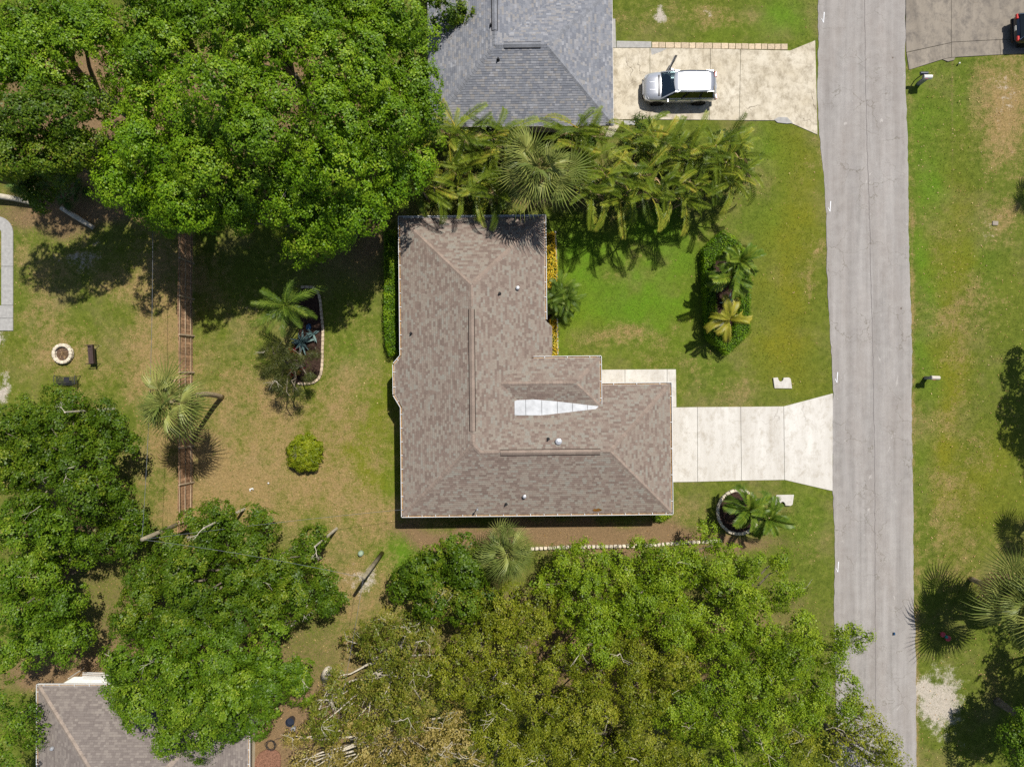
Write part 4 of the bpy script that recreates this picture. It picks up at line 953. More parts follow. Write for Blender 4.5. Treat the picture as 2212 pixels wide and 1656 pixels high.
bl = [imgpos(2222 + a, 1345 + b, 9) + (r, z) for (a, b, r, z) in ((0, 0, 62, 9), (-22, 80, 55, 8.5), (50, 50, 70, 9.5), (20, 130, 66, 8.5), (70, -50, 70, 9), (-10, 190, 60, 8), (70, 150, 70, 9), (-60, -20, 42, 8.5), (-50, 60, 40, 8), (-85, 130, 34, 7.5), (20, -90, 55, 8.5), (20, -150, 50, 8.5), (65, -220, 55, 9), (12, -250, 38, 8), (-50, -130, 36, 8.5), (-58, -70, 34, 8), (60, -140, 60, 9))]
tree('broad oak off the right edge that shades the sand patch', bl, LEAF_OAK, 56, zs=1.0, drop=.25)
def shrub(label, polys_d, h, mat, seed, dens, size, name, cat='hedge', inner=None, round_=False, group=None, asp=.6, part='foliage'):
    """leaves over the top and sides of a clipped plan outline"""
    r_ = np.random.RandomState(seed)
    poly = [G(*p) for p in polys_d]; hole = [G(*p) for p in inner] if inner else None
    xs = [p[0] for p in poly]; ys = [p[1] for p in poly]
    c = (sum(xs) / len(xs), sum(ys) / len(ys))
    root = thing(name, label, cat, (c[0], c[1], -.03), 0, group)
    ar = (max(xs) - min(xs)) * (max(ys) - min(ys)); n = int(ar * dens)
    x = r_.uniform(min(xs), max(xs), n); y = r_.uniform(min(ys), max(ys), n)
    ok = in_poly(x, y, poly)
    if hole: ok &= ~in_poly(x, y, hole)
    x, y = x[ok], y[ok]; m = len(x)
    z = h * (1 + .34 * (vnoise(x, y, 1.7, seed) - .5)) - np.abs(r_.normal(size=m)) * .07
    P = [np.stack([x, y, z], 1)]; N_ = [unit(np.array([0, 0, .8]) + r_.normal(size=(m, 3)) * .5)]
    for pl, sg in ((poly, 1),) + (((hole, -1),) if hole else ()):
        k_ = len(pl); ar2 = sum(pl[i][0] * pl[(i + 1) % k_][1] - pl[(i + 1) % k_][0] * pl[i][1] for i in range(k_)); s_ = sg * (1 if ar2 > 0 else -1)
        for i in range(k_):
            a = np.array(pl[i]); b = np.array(pl[(i + 1) % k_]); L_ = np.linalg.norm(b - a); q = int(L_ * h * dens * .8)
            if q < 1: continue
            u = r_.uniform(0, 1, (q, 1)); nrm = np.array([(b - a)[1], -(b - a)[0]]) / L_ * s_
            pp = a + (b - a) * u + nrm * r_.normal(0, .05, (q, 1)); zz = r_.uniform(.05, h, q)
            P.append(np.column_stack([pp, zz])); N_.append(unit(np.array([nrm[0], nrm[1], .4]) + r_.normal(size=(q, 3)) * .45))
    P = np.concatenate(P); N_ = np.concatenate(N_)
    V, F = leaf_cloud(P, N_, size, asp)
    V -= np.array([c[0], c[1], -.03])
    me = fast_mesh(part, V, F, mat, {'rnd': ('FACE', r_.uniform(0, 1, len(F))), 'clump': ('FACE', vnoise(P[:, 0], P[:, 1], 2.6, seed + 1))})
    o = bpy.data.objects.new(part, me); col.objects.link(o); o.parent = root; o['kind'] = 'stuff'
    # solid core, shade among the inner leaves put into its dark green
    mb = MB(); core = [(c[0] + (p[0] - c[0]) * (1 if hole else .93), c[1] + (p[1] - c[1]) * (1 if hole else .93)) for p in poly]
    if not hole: mb.prism(core, -.05, h * .8); mb.build('stems', M_CORE_SHADE, root)
    else:
        k_ = len(poly)
        for i in range(k_):
            pass
        V0 = [(p[0], p[1], zz) for zz in (-.05, h * .82) for pl in (poly, hole) for p in [(q[0] + (c[0] - q[0]) * (.05 if pl is poly else -.06), q[1] + (c[1] - q[1]) * (.05 if pl is poly else -.06)) for q in pl]]
        F0 = []
        for i in range(k_):
            j = (i + 1) % k_
            F0 += [(i, j, 2 * k_ + j, 2 * k_ + i), (k_ + j, k_ + i, 3 * k_ + i, 3 * k_ + j), (2 * k_ + i, 2 * k_ + j, 3 * k_ + j, 3 * k_ + i)]
        mb.add(V0, F0); mb.build('stems', M_CORE_SHADE, root)
    N_LEAF[0] += len(F)
    return root
M_CORE_SHADE = plain('inner foliage shade', srgb(46, 62, 18), .9, .1, var=.3, scale=12)  # dark green with the shade inside the bushes put into it
shrub('long clipped hedge along the left wall of the brown roofed house', [(835, 506), (858, 503), (860, 560), (859, 640), (861, 762), (846, 770), (838, 750), (834, 680), (836, 600)], .95, LEAF_HEDGE, 61, 430, .085, 'clipped_hedge')
shrub('yellow-leaved shrub border beside the right wall of the brown roof', [(1180, 508), (1196, 506), (1198, 540), (1202, 585), (1198, 640), (1180, 640)], .6, LEAF_YEL, 62, 420, .1, 'croton_shrub', 'shrub', asp=.55)
shrub('narrow yellow shrub strip below the bushy palm at the right wall', [(1188, 690), (1201, 692), (1203, 765), (1192, 772), (1186, 740)], .55, LEAF_YEL, 63, 420, .09, 'croton_shrub', 'shrub', asp=.55)
HEX_O = [(1512, 541), (1554, 503), (1582, 520), (1611, 560), (1612, 650), (1611, 722), (1562, 767), (1520, 728), (1515, 640)]
HEX_I = [(1535, 568), (1556, 545), (1574, 552), (1590, 575), (1592, 640), (1588, 690), (1570, 728), (1545, 715), (1538, 650)]
shrub('clipped hexagonal hedge ring around the front lawn palms', HEX_O, 1.0, LEAF_HEDGE, 64, 430, .08, 'clipped_hedge', inner=HEX_I)
shrub('low leafy shrub at the lower right corner of the brown roof', [(1408, 1112), (1436, 1108), (1448, 1113), (1430, 1124), (1412, 1122)], .4, LEAF_LIME, 65, 420, .1, 'low_shrub', 'shrub')
# round shrub in the back yard
ns = np.random.RandomState(66)
lob = []
c = W(660, 978, .6)
for k in range(34):
    a = k * 2.4; q = math.sqrt((k + .5) / 34); lob.append((c.x + 1.12 * q * math.cos(a), c.y + 1.12 * q * math.sin(a), .15 + .95 * math.sqrt(max(0, 1 - q * q * .9)), .26))
V, F, C_, Rn = foliage(lob, 30, .1, 67, clump_r=.07, fill=14, asp=.5)
rb = thing('round_shrub', 'rounded yellow-green shrub alone on the back lawn', 'shrub', (c.x, c.y, -.03)); V -= np.array([c.x, c.y, -.03])
o = bpy.data.objects.new('foliage', fast_mesh('foliage', V, F, LEAF_CON, {'rnd': ('FACE', Rn), 'clump': ('FACE', C_)})); col.objects.link(o); o.parent = rb; o['kind'] = 'stuff'
mb = MB(); mb.lathe((c.x, c.y, 0), [(1.0, 0), (1.05, .4), (.8, .75), (.3, .95)], 14); mb.build('stems', M_CORE_SHADE, rb)  # solid core, not stems, coloured dark for shade behind the leaves
mb = MB(); rr = random.Random(4)
for k in range(26):
    a = rr.uniform(0, 6.28); r1 = rr.uniform(.1, .55); e = Vector((c.x - .35 + r1 * math.cos(a), c.y + .12 + r1 * math.sin(a), 1.32 + rr.uniform(-.15, .08))); mb.tube([(c.x - .3, c.y + .1, .8), e], [.012, .004], 3, cap=False)
mb.build('bare_twigs', M_BARK_PALE, rb, kind='stuff')

# ------------------------------------------------------------------ palms
PALM_ARECA = leafmat('areca fronds', [(0, srgb(52, 70, 14)), (.35, srgb(84, 104, 22)), (.65, srgb(124, 140, 38)), (.88, srgb(172, 170, 62)), (1, srgb(196, 152, 70))], trans=.08, objvar=.55)
PALM_SABAL = leafmat('sabal fronds', [(0, srgb(76, 92, 40)), (.4, srgb(110, 124, 58)), (.75, srgb(158, 162, 86)), (1, srgb(200, 190, 120))], trans=.08, objvar=.4)
PALM_GREEN = leafmat('green palm fronds', [(0, srgb(44, 68, 18)), (.4, srgb(74, 100, 28)), (.75, srgb(116, 138, 46)), (1, srgb(160, 168, 72))], trans=.1, objvar=.4)
PALM_XMAS = leafmat('arched palm fronds', [(0, srgb(48, 72, 14)), (.45, srgb(80, 106, 26)), (.8, srgb(128, 146, 46)), (1, srgb(176, 174, 72))], trans=.08, objvar=.35)
PALM_YEL = leafmat('yellow palm fronds', [(0, srgb(92, 104, 22)), (.5, srgb(142, 142, 42)), (1, srgb(190, 172, 70))], trans=.08, objvar=.3)
PALM_DEAD = leafmat('dry palm fronds', [(0, srgb(149, 121, 81)), (.5, srgb(191, 161, 117)), (1, srgb(229, 201, 154))], trans=.1, objvar=.3)
AGAVE = leafmat('blue grey leaves', [(0, srgb(72, 98, 98)), (.5, srgb(107, 133, 131)), (1, srgb(152, 173, 161))], trans=.05, objvar=.3)
BROMEL = leafmat('red leaves', [(0, srgb(140, 35, 39)), (.5, srgb(205, 67, 67)), (1, srgb(235, 121, 98))], trans=.2, objvar=.4)
PALM_SHADE = leafmat('palmetto fronds', [(0, srgb(70, 98, 46)), (.5, srgb(102, 131, 65)), (1, srgb(140, 163, 93))], trans=.2, objvar=.3)

def finish_frond(V0, F0, a, cl, mat, name='frond'):
    me = bpy.data.meshes.new(name); me.from_pydata(V0, [], F0)
    me.attributes.new('rnd', 'FLOAT', 'FACE').data.foreach_set('value', a); me.attributes.new('clump', 'FLOAT', 'FACE').data.foreach_set('value', cl)
    me.materials.append(mat); me.update(); return me
def pinnate(L_, n, ll, mat, seed, arch=1.1, vee=.35, w_=.045, start=.14, droop=.5, plume=0.0):
    """feather frond along +X, arching down; leaflets are joined to the rib"""
    rr = random.Random(seed); V0 = []; F0 = []; a = []; cl = []
    m = n; pts = []; x = z = 0.0; tw = rr.uniform(-.12, .12)
    for i in range(m + 1):
        s = i / m; th = .25 - arch * s ** 1.3
        pts.append(Vector((x, tw * s * s * L_, z))); x += L_ / m * math.cos(th); z += L_ / m * math.sin(th)
    for i, p in enumerate(pts):
        r = .034 * (1 - .8 * i / m) + .005
        V0 += [p + Vector((0, r, 0)), p + Vector((0, -r, 0)), p + Vector((0, 0, r * 1.2))]
    for i in range(m):
        b = 3 * i
        F0 += [(b, b + 3, b + 5, b + 2), (b + 2, b + 5, b + 4, b + 1)]; a += [.9, .9]; cl += [.9, .9]
    for i in range(1, m + 1):
        s = i / m
        if s < start: continue
        sh = math.sin(math.pi * min(1, (s - start) / (1 - start) * .86 + .14)) ** .55
        T = (pts[i] - pts[i - 1]).normalized()
        for sd in (-1, 1):
            l = ll * sh * rr.uniform(.88, 1.1); fw = .7 + .55 * s
            D = (T * fw + Vector((0, sd, 0)) * (1.0 - .35 * s) + Vector((0, 0, vee + rr.uniform(-plume, plume)))).normalized()
            b0 = pts[i] + Vector((0, 0, .01)); mid = b0 + D * l * .5 + Vector((0, 0, -droop * l * .08)); tip = b0 + D * l * .92 + Vector((0, 0, -droop * l * rr.uniform(.4, .75)))
            S = T * (w_ * .5)
            k = len(V0); V0 += [b0 - S * .6, b0 + S * .6, mid + S, mid - S, tip]
            F0 += [(k, k + 1, k + 2, k + 3), (k + 3, k + 2, k + 4)]; q = rr.random(); a += [q, q]; cl += [s * .6 + rr.random() * .4] * 2
    return finish_frond(V0, F0, a, cl, mat)
def fan(lp, lb, mat, seed, n=17, spread=86, droop=.45):
    """fan frond: stalk along +X, then pleated segments"""
    rr = random.Random(seed); V0 = []; F0 = []; a = []; cl = []
    for i in range(5):
        s = i / 4; p = Vector((lp * s, 0, .12 * math.sin(s * 3) * lp * .5)); r = .03 - .014 * s
        V0 += [p + Vector((0, r, 0)), p + Vector((0, -r, 0)), p + Vector((0, 0, r))]
        if i: b = 3 * i - 3; F0 += [(b, b + 3, b + 5, b + 2), (b + 2, b + 5, b + 4, b + 1)]; a += [.95] * 2; cl += [.95] * 2
    hub = Vector((lp, 0, V0[-1].z)); dphi = R(2 * spread / n)
    for k in range(n):
        ph = R(-spread) + dphi * (k + .5) + rr.uniform(-.02, .02); l = lb * (.72 + .28 * math.cos(ph * .6)) * rr.uniform(.9, 1.06)
        d = Vector((math.cos(ph), math.sin(ph), 0)); t = Vector((-d.y, d.x, 0))
        def at(s, off, lift=0):
            p = hub + d * (l * s) + t * off
            p.z += lift + .10 * l * s - droop * l * s ** 2.4 * (.7 + .3 * math.cos(ph)) - .18 * l * abs(math.sin(ph)) * s * .3
            return p
        w1 = l * .42 * math.tan(dphi / 2) * .74; fold = .035
        b = len(V0); dr = rr.uniform(0, .16) * l
        V0 += [at(.02, 0), at(.42, w1), at(.42, 0, fold * 1.5), at(.42, -w1), at(.74, w1 * .45), at(.74, -w1 * .45), at(1.0, 0) + Vector((0, 0, -dr)), at(.74, 0, fold)]
        F0 += [(b, b + 2, b + 1), (b, b + 3, b + 2), (b + 1, b + 2, b + 7, b + 4), (b + 2, b + 3, b + 5, b + 7), (b + 4, b + 7, b + 6), (b + 7, b + 5, b + 6)]
        q = rr.random(); a += [q] * 6; cl += [.7, .7, .5, .5, .35, .35]
    return finish_frond(V0, F0, a, cl, mat)
def spray(root, top, lib, n, e0, e1, seed, scale=(.85, 1.12), azr=None, name='frond'):
    """n fronds round a bud at 'top'; elevations from e0 (old, low) to e1 (young, upright)"""
    rr = random.Random(seed)
    for k in range(n):
        u = (k + .5) / n; az = k * 2.39996 + rr.uniform(-.45, .45)
        if azr: az = azr[0] + (azr[1] - azr[0]) * rr.random()
        el = R(e0 + (e1 - e0) * u ** 1.25 + rr.uniform(-13, 13)); s = rr.uniform(*scale)
        Mw = Matrix.Translation(top) @ Matrix.Rotation(az, 4, 'Z') @ Matrix.Rotation(-el, 4, 'Y') @ Matrix.Rotation(rr.uniform(-.6, .6), 4, 'X') @ Matrix.Diagonal((s, s, s, 1))
        place(rr.choice(lib), name, root, Mw)
def palm_trunk(root, b, t, r0, r1, bend=(0, 0), mat=None):
    b = Vector(b); t = Vector(t); pts = []; rd = []
    n = 14
    for i in range(n + 1):
        s = i / n; p = b.lerp(t, s); q = 4 * s * (1 - s); p.x += bend[0] * q; p.y += bend[1] * q; pts.append(p); rd.append((r0 + (r1 - r0) * s) * (1 + .05 * (i % 2)))
    mb = MB(); mb.tube(pts, rd, 10); return mb.build('trunk', mat or M_TRUNK_PALM, root, smooth=True)

F_SABAL = [fan(lp, lb, PALM_SABAL, s, droop=d) for s, d, lp, lb in ((1, .35, 1.2, 1.25), (2, .5, .9, 1.25), (3, .65, 1.1, 1.2), (4, .45, .6, 1.15), (7, .4, .35, 1.05), (8, .55, .75, 1.2))]
F_SABAL_DEAD = [fan(1.0, 1.1, PALM_DEAD, s, droop=.9) for s in (5, 6)]
F_ARECA = [pinnate(2.3, 24, .5, PALM_ARECA, s, arch=a, vee=.75, w_=.075, start=.2, droop=.55) for s, a in ((11, 1.0), (12, 1.35), (13, 1.7), (14, 1.2))]
F_XMAS = [pinnate(1.75, 20, .58, PALM_XMAS, s, arch=a, vee=.8, w_=.1, droop=.5) for s, a in ((21, 1.5), (22, 1.8), (23, 1.3))]
F_XYEL = [pinnate(1.6, 26, .5, PALM_YEL, s, arch=a, vee=.4, w_=.075, droop=.6) for s, a in ((24, 1.5), (25, 1.8))]
F_QUEEN = [pinnate(2.6, 34, .6, PALM_GREEN, s, arch=a, vee=.15, w_=.05, droop=.9, plume=.35) for s, a in ((31, 1.2), (32, 1.5), (33, 1.0))]
F_PYGMY = [pinnate(1.35, 30, .36, PALM_GREEN, s, arch=a, vee=.1, w_=.03, droop=.5) for s, a in ((41, 1.2), (42, 1.6))]
F_ARECA_DRY = [pinnate(2.0, 24, .5, PALM_DEAD, s, arch=2.0, vee=.2, w_=.05, start=.2, droop=1.2) for s in (15, 16)]
F_SHADE = [fan(.7, .75, PALM_SHADE, s, n=22, droop=.3) for s in (45, 46)]

def sabal(label, dx, dy, h, n, seed, base=None, s=1.0, bend=(0, 0), dead=5, name='sabal_palm', lo=-28):
    top = W(dx, dy, h); b = W(*base) if base else Vector((top.x, top.y, 0))
    root = thing(name, label, 'palm tree', (b.x, b.y, -.05))
    palm_trunk(root, (b.x, b.y, -.1), top, .165, .14, bend)
    spray(root, top, F_SABAL, n, lo, 78, seed, (.7 * s, 1.18 * s))
    if dead: spray(root, top - Vector((0, 0, .25)), F_SABAL_DEAD, dead, -62, -40, seed + 1, (.8 * s, s), name='dry_frond')
    return root
sabal('lone fan palm with curved trunk standing at the wooden fence', 365, 872, 7.0, 24, 71, base=(479, 858), bend=(.1, .35), dead=2, lo=-22, s=1.22)
sabal('large fan palm in the palm row between the two houses', 1165, 368, 6.2, 34, 72, dead=12, s=1.28)
sabal('fan palm touching the lower edge of the brown roof', 1096, 1192, 4.6, 26, 73, dead=4, s=1.05)
sabal('big yellowish fan palm cut by the right edge of the frame', 2216, 1300, 5.0, 34, 74, dead=10, s=1.45)
p = imgpos(2262, 1062, 6); sabal('fan palm off the right edge above the yellowish one', p[0], p[1], 6.0, 24, 75, dead=0, s=1.05)
p = imgpos(2296, 330, 6.5); sabal('fan palm off the right edge below the grey driveway', p[0], p[1], 6.5, 18, 76, dead=0, s=.9)

def clump_palm(label, dx, dy, h, n, lib, seed, stems=4, name='areca_palm', s=1.0, cat='palm tree', spread=.5, e0=-5, e1=72, yel=0):
    rr = random.Random(seed); c = W(dx, dy, h)
    root = thing(name, label, cat, (c.x, c.y, -.05))
    for k in range(stems):
        a = k * 6.283 / stems + rr.uniform(-.4, .4); d = spread * rr.uniform(.5, 1.2) if stems > 1 else 0
        t = c + Vector((d * math.cos(a), d * math.sin(a), rr.uniform(-.9, .35) if stems > 1 else 0)); b = Vector((c.x + .35 * d * math.cos(a), c.y + .35 * d * math.sin(a), -.1))
        mb = MB(); mb.tube([b, b.lerp(t, .5) + Vector((0, 0, .1)), t + Vector((0, 0, .12))], [.06, .05, .04], 6); mb.build('stem', M_TRUNK_PALM, root, smooth=True)
        spray(root, t, lib, max(3, n // stems), e0, e1, seed * 7 + k, (.72 * s, 1.12 * s))
        if lib is F_ARECA and k % 2 == 0: spray(root, t, F_ARECA_DRY, 2, -40, -15, seed * 9 + k, (.8, 1.0), name='dry_frond')
    return root
areca = [(915, 400, 4.0), (985, 300, 4.2), (1010, 385, 4.4), (1075, 300, 4.4), (1075, 400, 4.2), (1250, 300, 4.4), (1265, 390, 4.3), (1330, 410, 4.2), (1390, 300, 4.3), (1405, 395, 4.5), (1465, 330, 4.5), (1480, 410, 4.2), (1540, 350, 4.3), (1565, 330, 3.9), (1590, 365, 3.6)]
ordn = ['first', 'second', 'third', 'fourth', 'fifth', 'sixth', 'seventh', 'eighth', 'ninth', 'tenth', 'eleventh', 'twelfth', 'thirteenth', 'fourteenth', 'fifteenth', 'sixteenth']
for i, (dx, dy, h) in enumerate(sorted(areca)):
    root = clump_palm('clump of yellow-green feather palm, %s from the left in the row between the houses' % ordn[i], dx, dy, h, 30, F_ARECA, 100 + i, 5 if 950 < dx < 1560 else 4, spread=.85, e0=-30, e1=76)
    root['group'] = 'feather palms in the row between the houses'
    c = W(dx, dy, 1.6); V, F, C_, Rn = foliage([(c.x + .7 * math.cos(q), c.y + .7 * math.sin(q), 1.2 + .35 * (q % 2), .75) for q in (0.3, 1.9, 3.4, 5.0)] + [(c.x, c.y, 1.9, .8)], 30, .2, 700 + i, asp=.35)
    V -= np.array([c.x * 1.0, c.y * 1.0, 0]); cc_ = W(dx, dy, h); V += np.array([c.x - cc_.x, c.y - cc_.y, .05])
    o = bpy.data.objects.new('lower_leaves', fast_mesh('lower_leaves', V, F, LEAF_UNDER, {'rnd': ('FACE', Rn), 'clump': ('FACE', C_)})); col.objects.link(o); o.parent = root; o['kind'] = 'stuff'  # undergrowth added so the gaps between fronds look darker
# front lawn bed palms
clump_palm('arching green palm at the top of the hexagonal hedge bed', 1597, 566, 3.2, 19, F_XMAS, 131, 1, 'christmas_palm', e0=-30)
clump_palm('arching green palm in the middle of the hexagonal hedge bed', 1578, 600, 3.0, 16, F_XMAS, 132, 1, 'christmas_palm', e0=-30)
clump_palm('small yellowing palm at the bottom of the hexagonal hedge bed', 1574, 690, 2.4, 10, F_XYEL, 133, 1, 'christmas_palm', e0=-5)
clump_palm('arching green palm on the left in the round paver bed', 1617, 1098, 2.6, 17, F_XMAS, 134, 1, 'christmas_palm', e0=-28)
clump_palm('arching green palm on the right in the round paver bed', 1660, 1118, 2.6, 15, F_XMAS, 135, 1, 'christmas_palm', e0=-28)
clump_palm('plume-leaved green palm at the paver-edged bed on the back lawn', 618, 660, 4.6, 19, F_QUEEN, 136, 1, 'queen_palm', e0=-32, e1=75, s=.98)
clump_palm('bushy fine-leaved palm against the right wall of the brown roof', 1209, 642, 1.6, 130, F_PYGMY, 137, 4, 'pygmy_palm', spread=.6, e0=-50)
for i, (dx, dy, nm) in enumerate(((60, 400, 'low shaded fan palmetto under the left oak, the left one'), (150, 415, 'low shaded fan palmetto under the left oak, the right one'), (115, 385, 'low shaded fan palmetto under the left oak, behind the other two'))):
    c = W(dx, dy, .5); root = thing('palmetto', nm, 'palm', (c.x, c.y, -.05)); mb = MB(); mb.tube([(c.x, c.y, -.1), (c.x, c.y, .5)], [.1, .08], 7); mb.build('stem', M_TRUNK_PALM, root); spray(root, c, F_SHADE, 14, 0, 75, 140 + i)

# blade rosettes: agave and bromeliads
def blade(l, w_, mat, seed, arch=.5):
    rr = random.Random(seed); V0 = []; F0 = []; a = []
    n = 5
    for i in range(n + 1):
        s = i / n; ww = w_ * (math.sin(math.pi * (s * .72 + .28)) ** .8 if s < 1 else 0.02); th = -arch * s
        V0 += [Vector((l * s, ww / 2, l * (-arch * s * s * .5) + .03)), Vector((l * s, 0, l * (-arch * s * s * .5))), Vector((l * s, -ww / 2, l * (-arch * s * s * .5) + .03))]
        if i: b = 3 * i - 3; F0 += [(b, b + 1, b + 4, b + 3), (b + 1, b + 2, b + 5, b + 4)]; a += [.4 + .1 * s] * 2
    return finish_frond(V0, F0, a, [.5] * len(a), mat, 'leaf')
L_AG = [blade(.85, .17, AGAVE, 1), blade(.75, .15, AGAVE, 2, .8)]; L_BR = [blade(.42, .07, BROMEL, 3), blade(.36, .06, BROMEL, 4, .9)]; L_AGS = [blade(.5, .08, AGAVE, 5, .6)]
def rosette(label, dx, dy, z, lib, n, seed, name, cat='plant', s=1.0, e0=5):
    c = W(dx, dy, z); root = thing(name, label, cat, (c.x, c.y, 0))
    spray(root, c, lib, n, e0, 80, seed, (.8 * s, 1.15 * s), name='leaf')
rosette('large blue-grey agave beside the plume palm bed', 654, 738, .25, L_AG, 18, 151, 'agave')
rosette('smaller blue-green agave under the plume palm', 676, 722, .2, L_AG, 11, 152, 'agave', s=.7)
rosette('red bromeliad rosette below the large agave', 634, 757, .2, L_BR, 16, 153, 'bromeliad')
rosette('large red bromeliad at the bottom of the paver-edged bed', 634, 806, .2, L_BR, 26, 154, 'bromeliad', s=1.15)
rosette('dark red bromeliad next to the larger red one', 645, 797, .2, L_BR, 18, 155, 'bromeliad')
rosette('grey-green spiky plant in the shade of the hexagonal bed', 1550, 618, .5, L_AG, 14, 156, 'agave', s=.8)
rosette('grey-green spiky plant in the middle of the hexagonal bed', 1574, 648, .6, L_AGS, 18, 157, 'agave', s=1.1)
# thin feathery tree with bare limbs over the paver-edged bed
fb = [(610, 770, 28, 3.4), (590, 800, 22, 3.0), (640, 790, 24, 3.2), (600, 830, 26, 3.0), (640, 850, 20, 2.8), (600, 752, 16, 3.2), (580, 765, 16, 3.2), (668, 815, 14, 2.8), (565, 760, 12, 3.0), (672, 770, 10, 3.2)]
ft = tree('thin feathery tree with bare limbs over the paver-edged bed', fb, LEAF_PINE, 160, dens=34, size=.22, name='feathery_tree', base=(652, 790), bark=M_BARK, twigs=.12, branchy=.35, asp=.09, spread=.9, rmin=.4, rmax=.7)
# ------------------------------------------------------------------ objects
M_WOOD = plain('weathered fence board', srgb(190, 150, 116), .9, .15, var=.24, scale=4, bump=.4)
M_WOOD_G = plain('grey fence timber', srgb(186, 166, 138), .9, .15, var=.15, scale=5, bump=.4)
M_STONE = plain('pale stone', srgb(218, 206, 184), .9, .15, var=.14, scale=7, bump=.4)
M_MULCH = plain('dark mulch', srgb(70, 54, 46), .95, .08, var=.45, scale=16, bump=.9)
M_MULCH_RED = plain('red mulch', srgb(146, 108, 88), .95, .08, var=.35, scale=16, bump=.9)
M_ASH = plain('ash and twigs bed', srgb(112, 92, 76), .95, .08, var=.4, scale=12, bump=.6)
M_STICK = plain('dry sticks', srgb(150, 124, 92), .9, .1, var=.35, scale=6)
M_IRON = plain('black iron', srgb(54, 54, 58), .5, .4, .3, var=.15, scale=9)
M_BENCHB = plain('dark brown plank', srgb(78, 62, 58), .6, .3, var=.15, scale=7)
M_WHITE = plain('white plastic', srgb(232, 230, 224), .5, .4, var=.05)
M_GREYPL = plain('grey plastic', srgb(150, 150, 150), .55, .4, var=.06)
M_BEIGEPL = plain('beige plastic', srgb(206, 198, 184), .6, .35, var=.05)
M_BLUEBLK = plain('blue black metal', srgb(52, 58, 72), .35, .5, .2, var=.08)
M_POLE = plain('weathered utility pole', srgb(150, 140, 116), .95, .1, var=.2, scale=3, bump=.4)
M_CABLE = plain('grey cable', srgb(110, 114, 120), .6, .3)
M_BLUEGLZ = plain('blue glaze', srgb(36, 78, 118), .2, .6, var=.1)
M_TEAL = plain('teal plastic', srgb(40, 150, 140), .5, .4)
M_PINK = plain('pink red plastic', srgb(206, 74, 88), .5, .4)
M_GREENPL = plain('pale green plastic', srgb(156, 176, 150), .6, .3)

def block_mesh(name, mat, sx, sy, sz, bev, seed, jit=.0, a=.5):
    rr = random.Random(seed); bm = bmesh.new(); bmesh.ops.create_cube(bm, size=1)
    for v in bm.verts: v.co = Vector((v.co.x * sx, v.co.y * sy, v.co.z * sz)) + Vector((rr.uniform(-jit, jit), rr.uniform(-jit, jit), rr.uniform(-jit, jit)))
    bmesh.ops.bevel(bm, geom=list(bm.edges), offset=bev, segments=1, affect='EDGES', profile=.5)
    me = bpy.data.meshes.new(name); bm.to_mesh(me); bm.free()
    me.attributes.new('rnd', 'FLOAT', 'FACE').data.foreach_set('value', [a] * len(me.polygons)); me.materials.append(mat); return me

# ---- wooden fence with boards, rails and posts
fx = W(416.5, 800).x; fy0, fy1 = W(0, 1135).y, W(0, 425).y
fence = thing('wooden_fence', 'weathered wooden board fence running up and down the back yard', 'fence', (fx, (fy0 + fy1) / 2, 0))
lib = [block_mesh('board', M_WOOD, .02, .198, 1.83, .004, k, 0, k / 7) for k in range(8)]
rr = random.Random(6); y = fy0; PITCHB = .216
lean = lambda yy: .05 * math.sin(yy * .5)
while y < fy1:
    wob = .02 * math.sin(y * .9)
    Mx = Matrix.Translation((fx - .06 + wob, y, .95 + rr.uniform(-.02, .02))) @ Matrix.Rotation(R(-3.2) + .01 * math.sin(y), 4, 'Y') @ Matrix.Rotation(rr.uniform(-.008, .008), 4, 'X')
    place(rr.choice(lib), 'board', fence, Mx); y += PITCHB
posts = [W(0, d_).y for d_ in (489, 568, 647, 726, 805, 884, 962, 1041, 1120)] + [fy1]
for z, off in ((.28, .0), (.98, -.035), (1.68, -.075)):
    for a, b in zip(posts[:-1], posts[1:]):
        mb = MB(); mb.bar((fx + off - .005, a, z + rr.uniform(-.02, .02)), (fx + off - .005, b + .02 if b < a else b - .02, z + rr.uniform(-.02, .02)), .045, .085, rr.random()); mb.build('rail', M_WOOD_G, fence)
for yy in posts[:-1]:
    mb = MB(); mb.bar((fx + .06, yy + rr.uniform(-.03, .03), -.1), (fx - .03, yy + rr.uniform(-.03, .1), 1.86), .095, .095); mb.build('post', M_WOOD_G, fence)
M_POSTG = M_WOOD_G

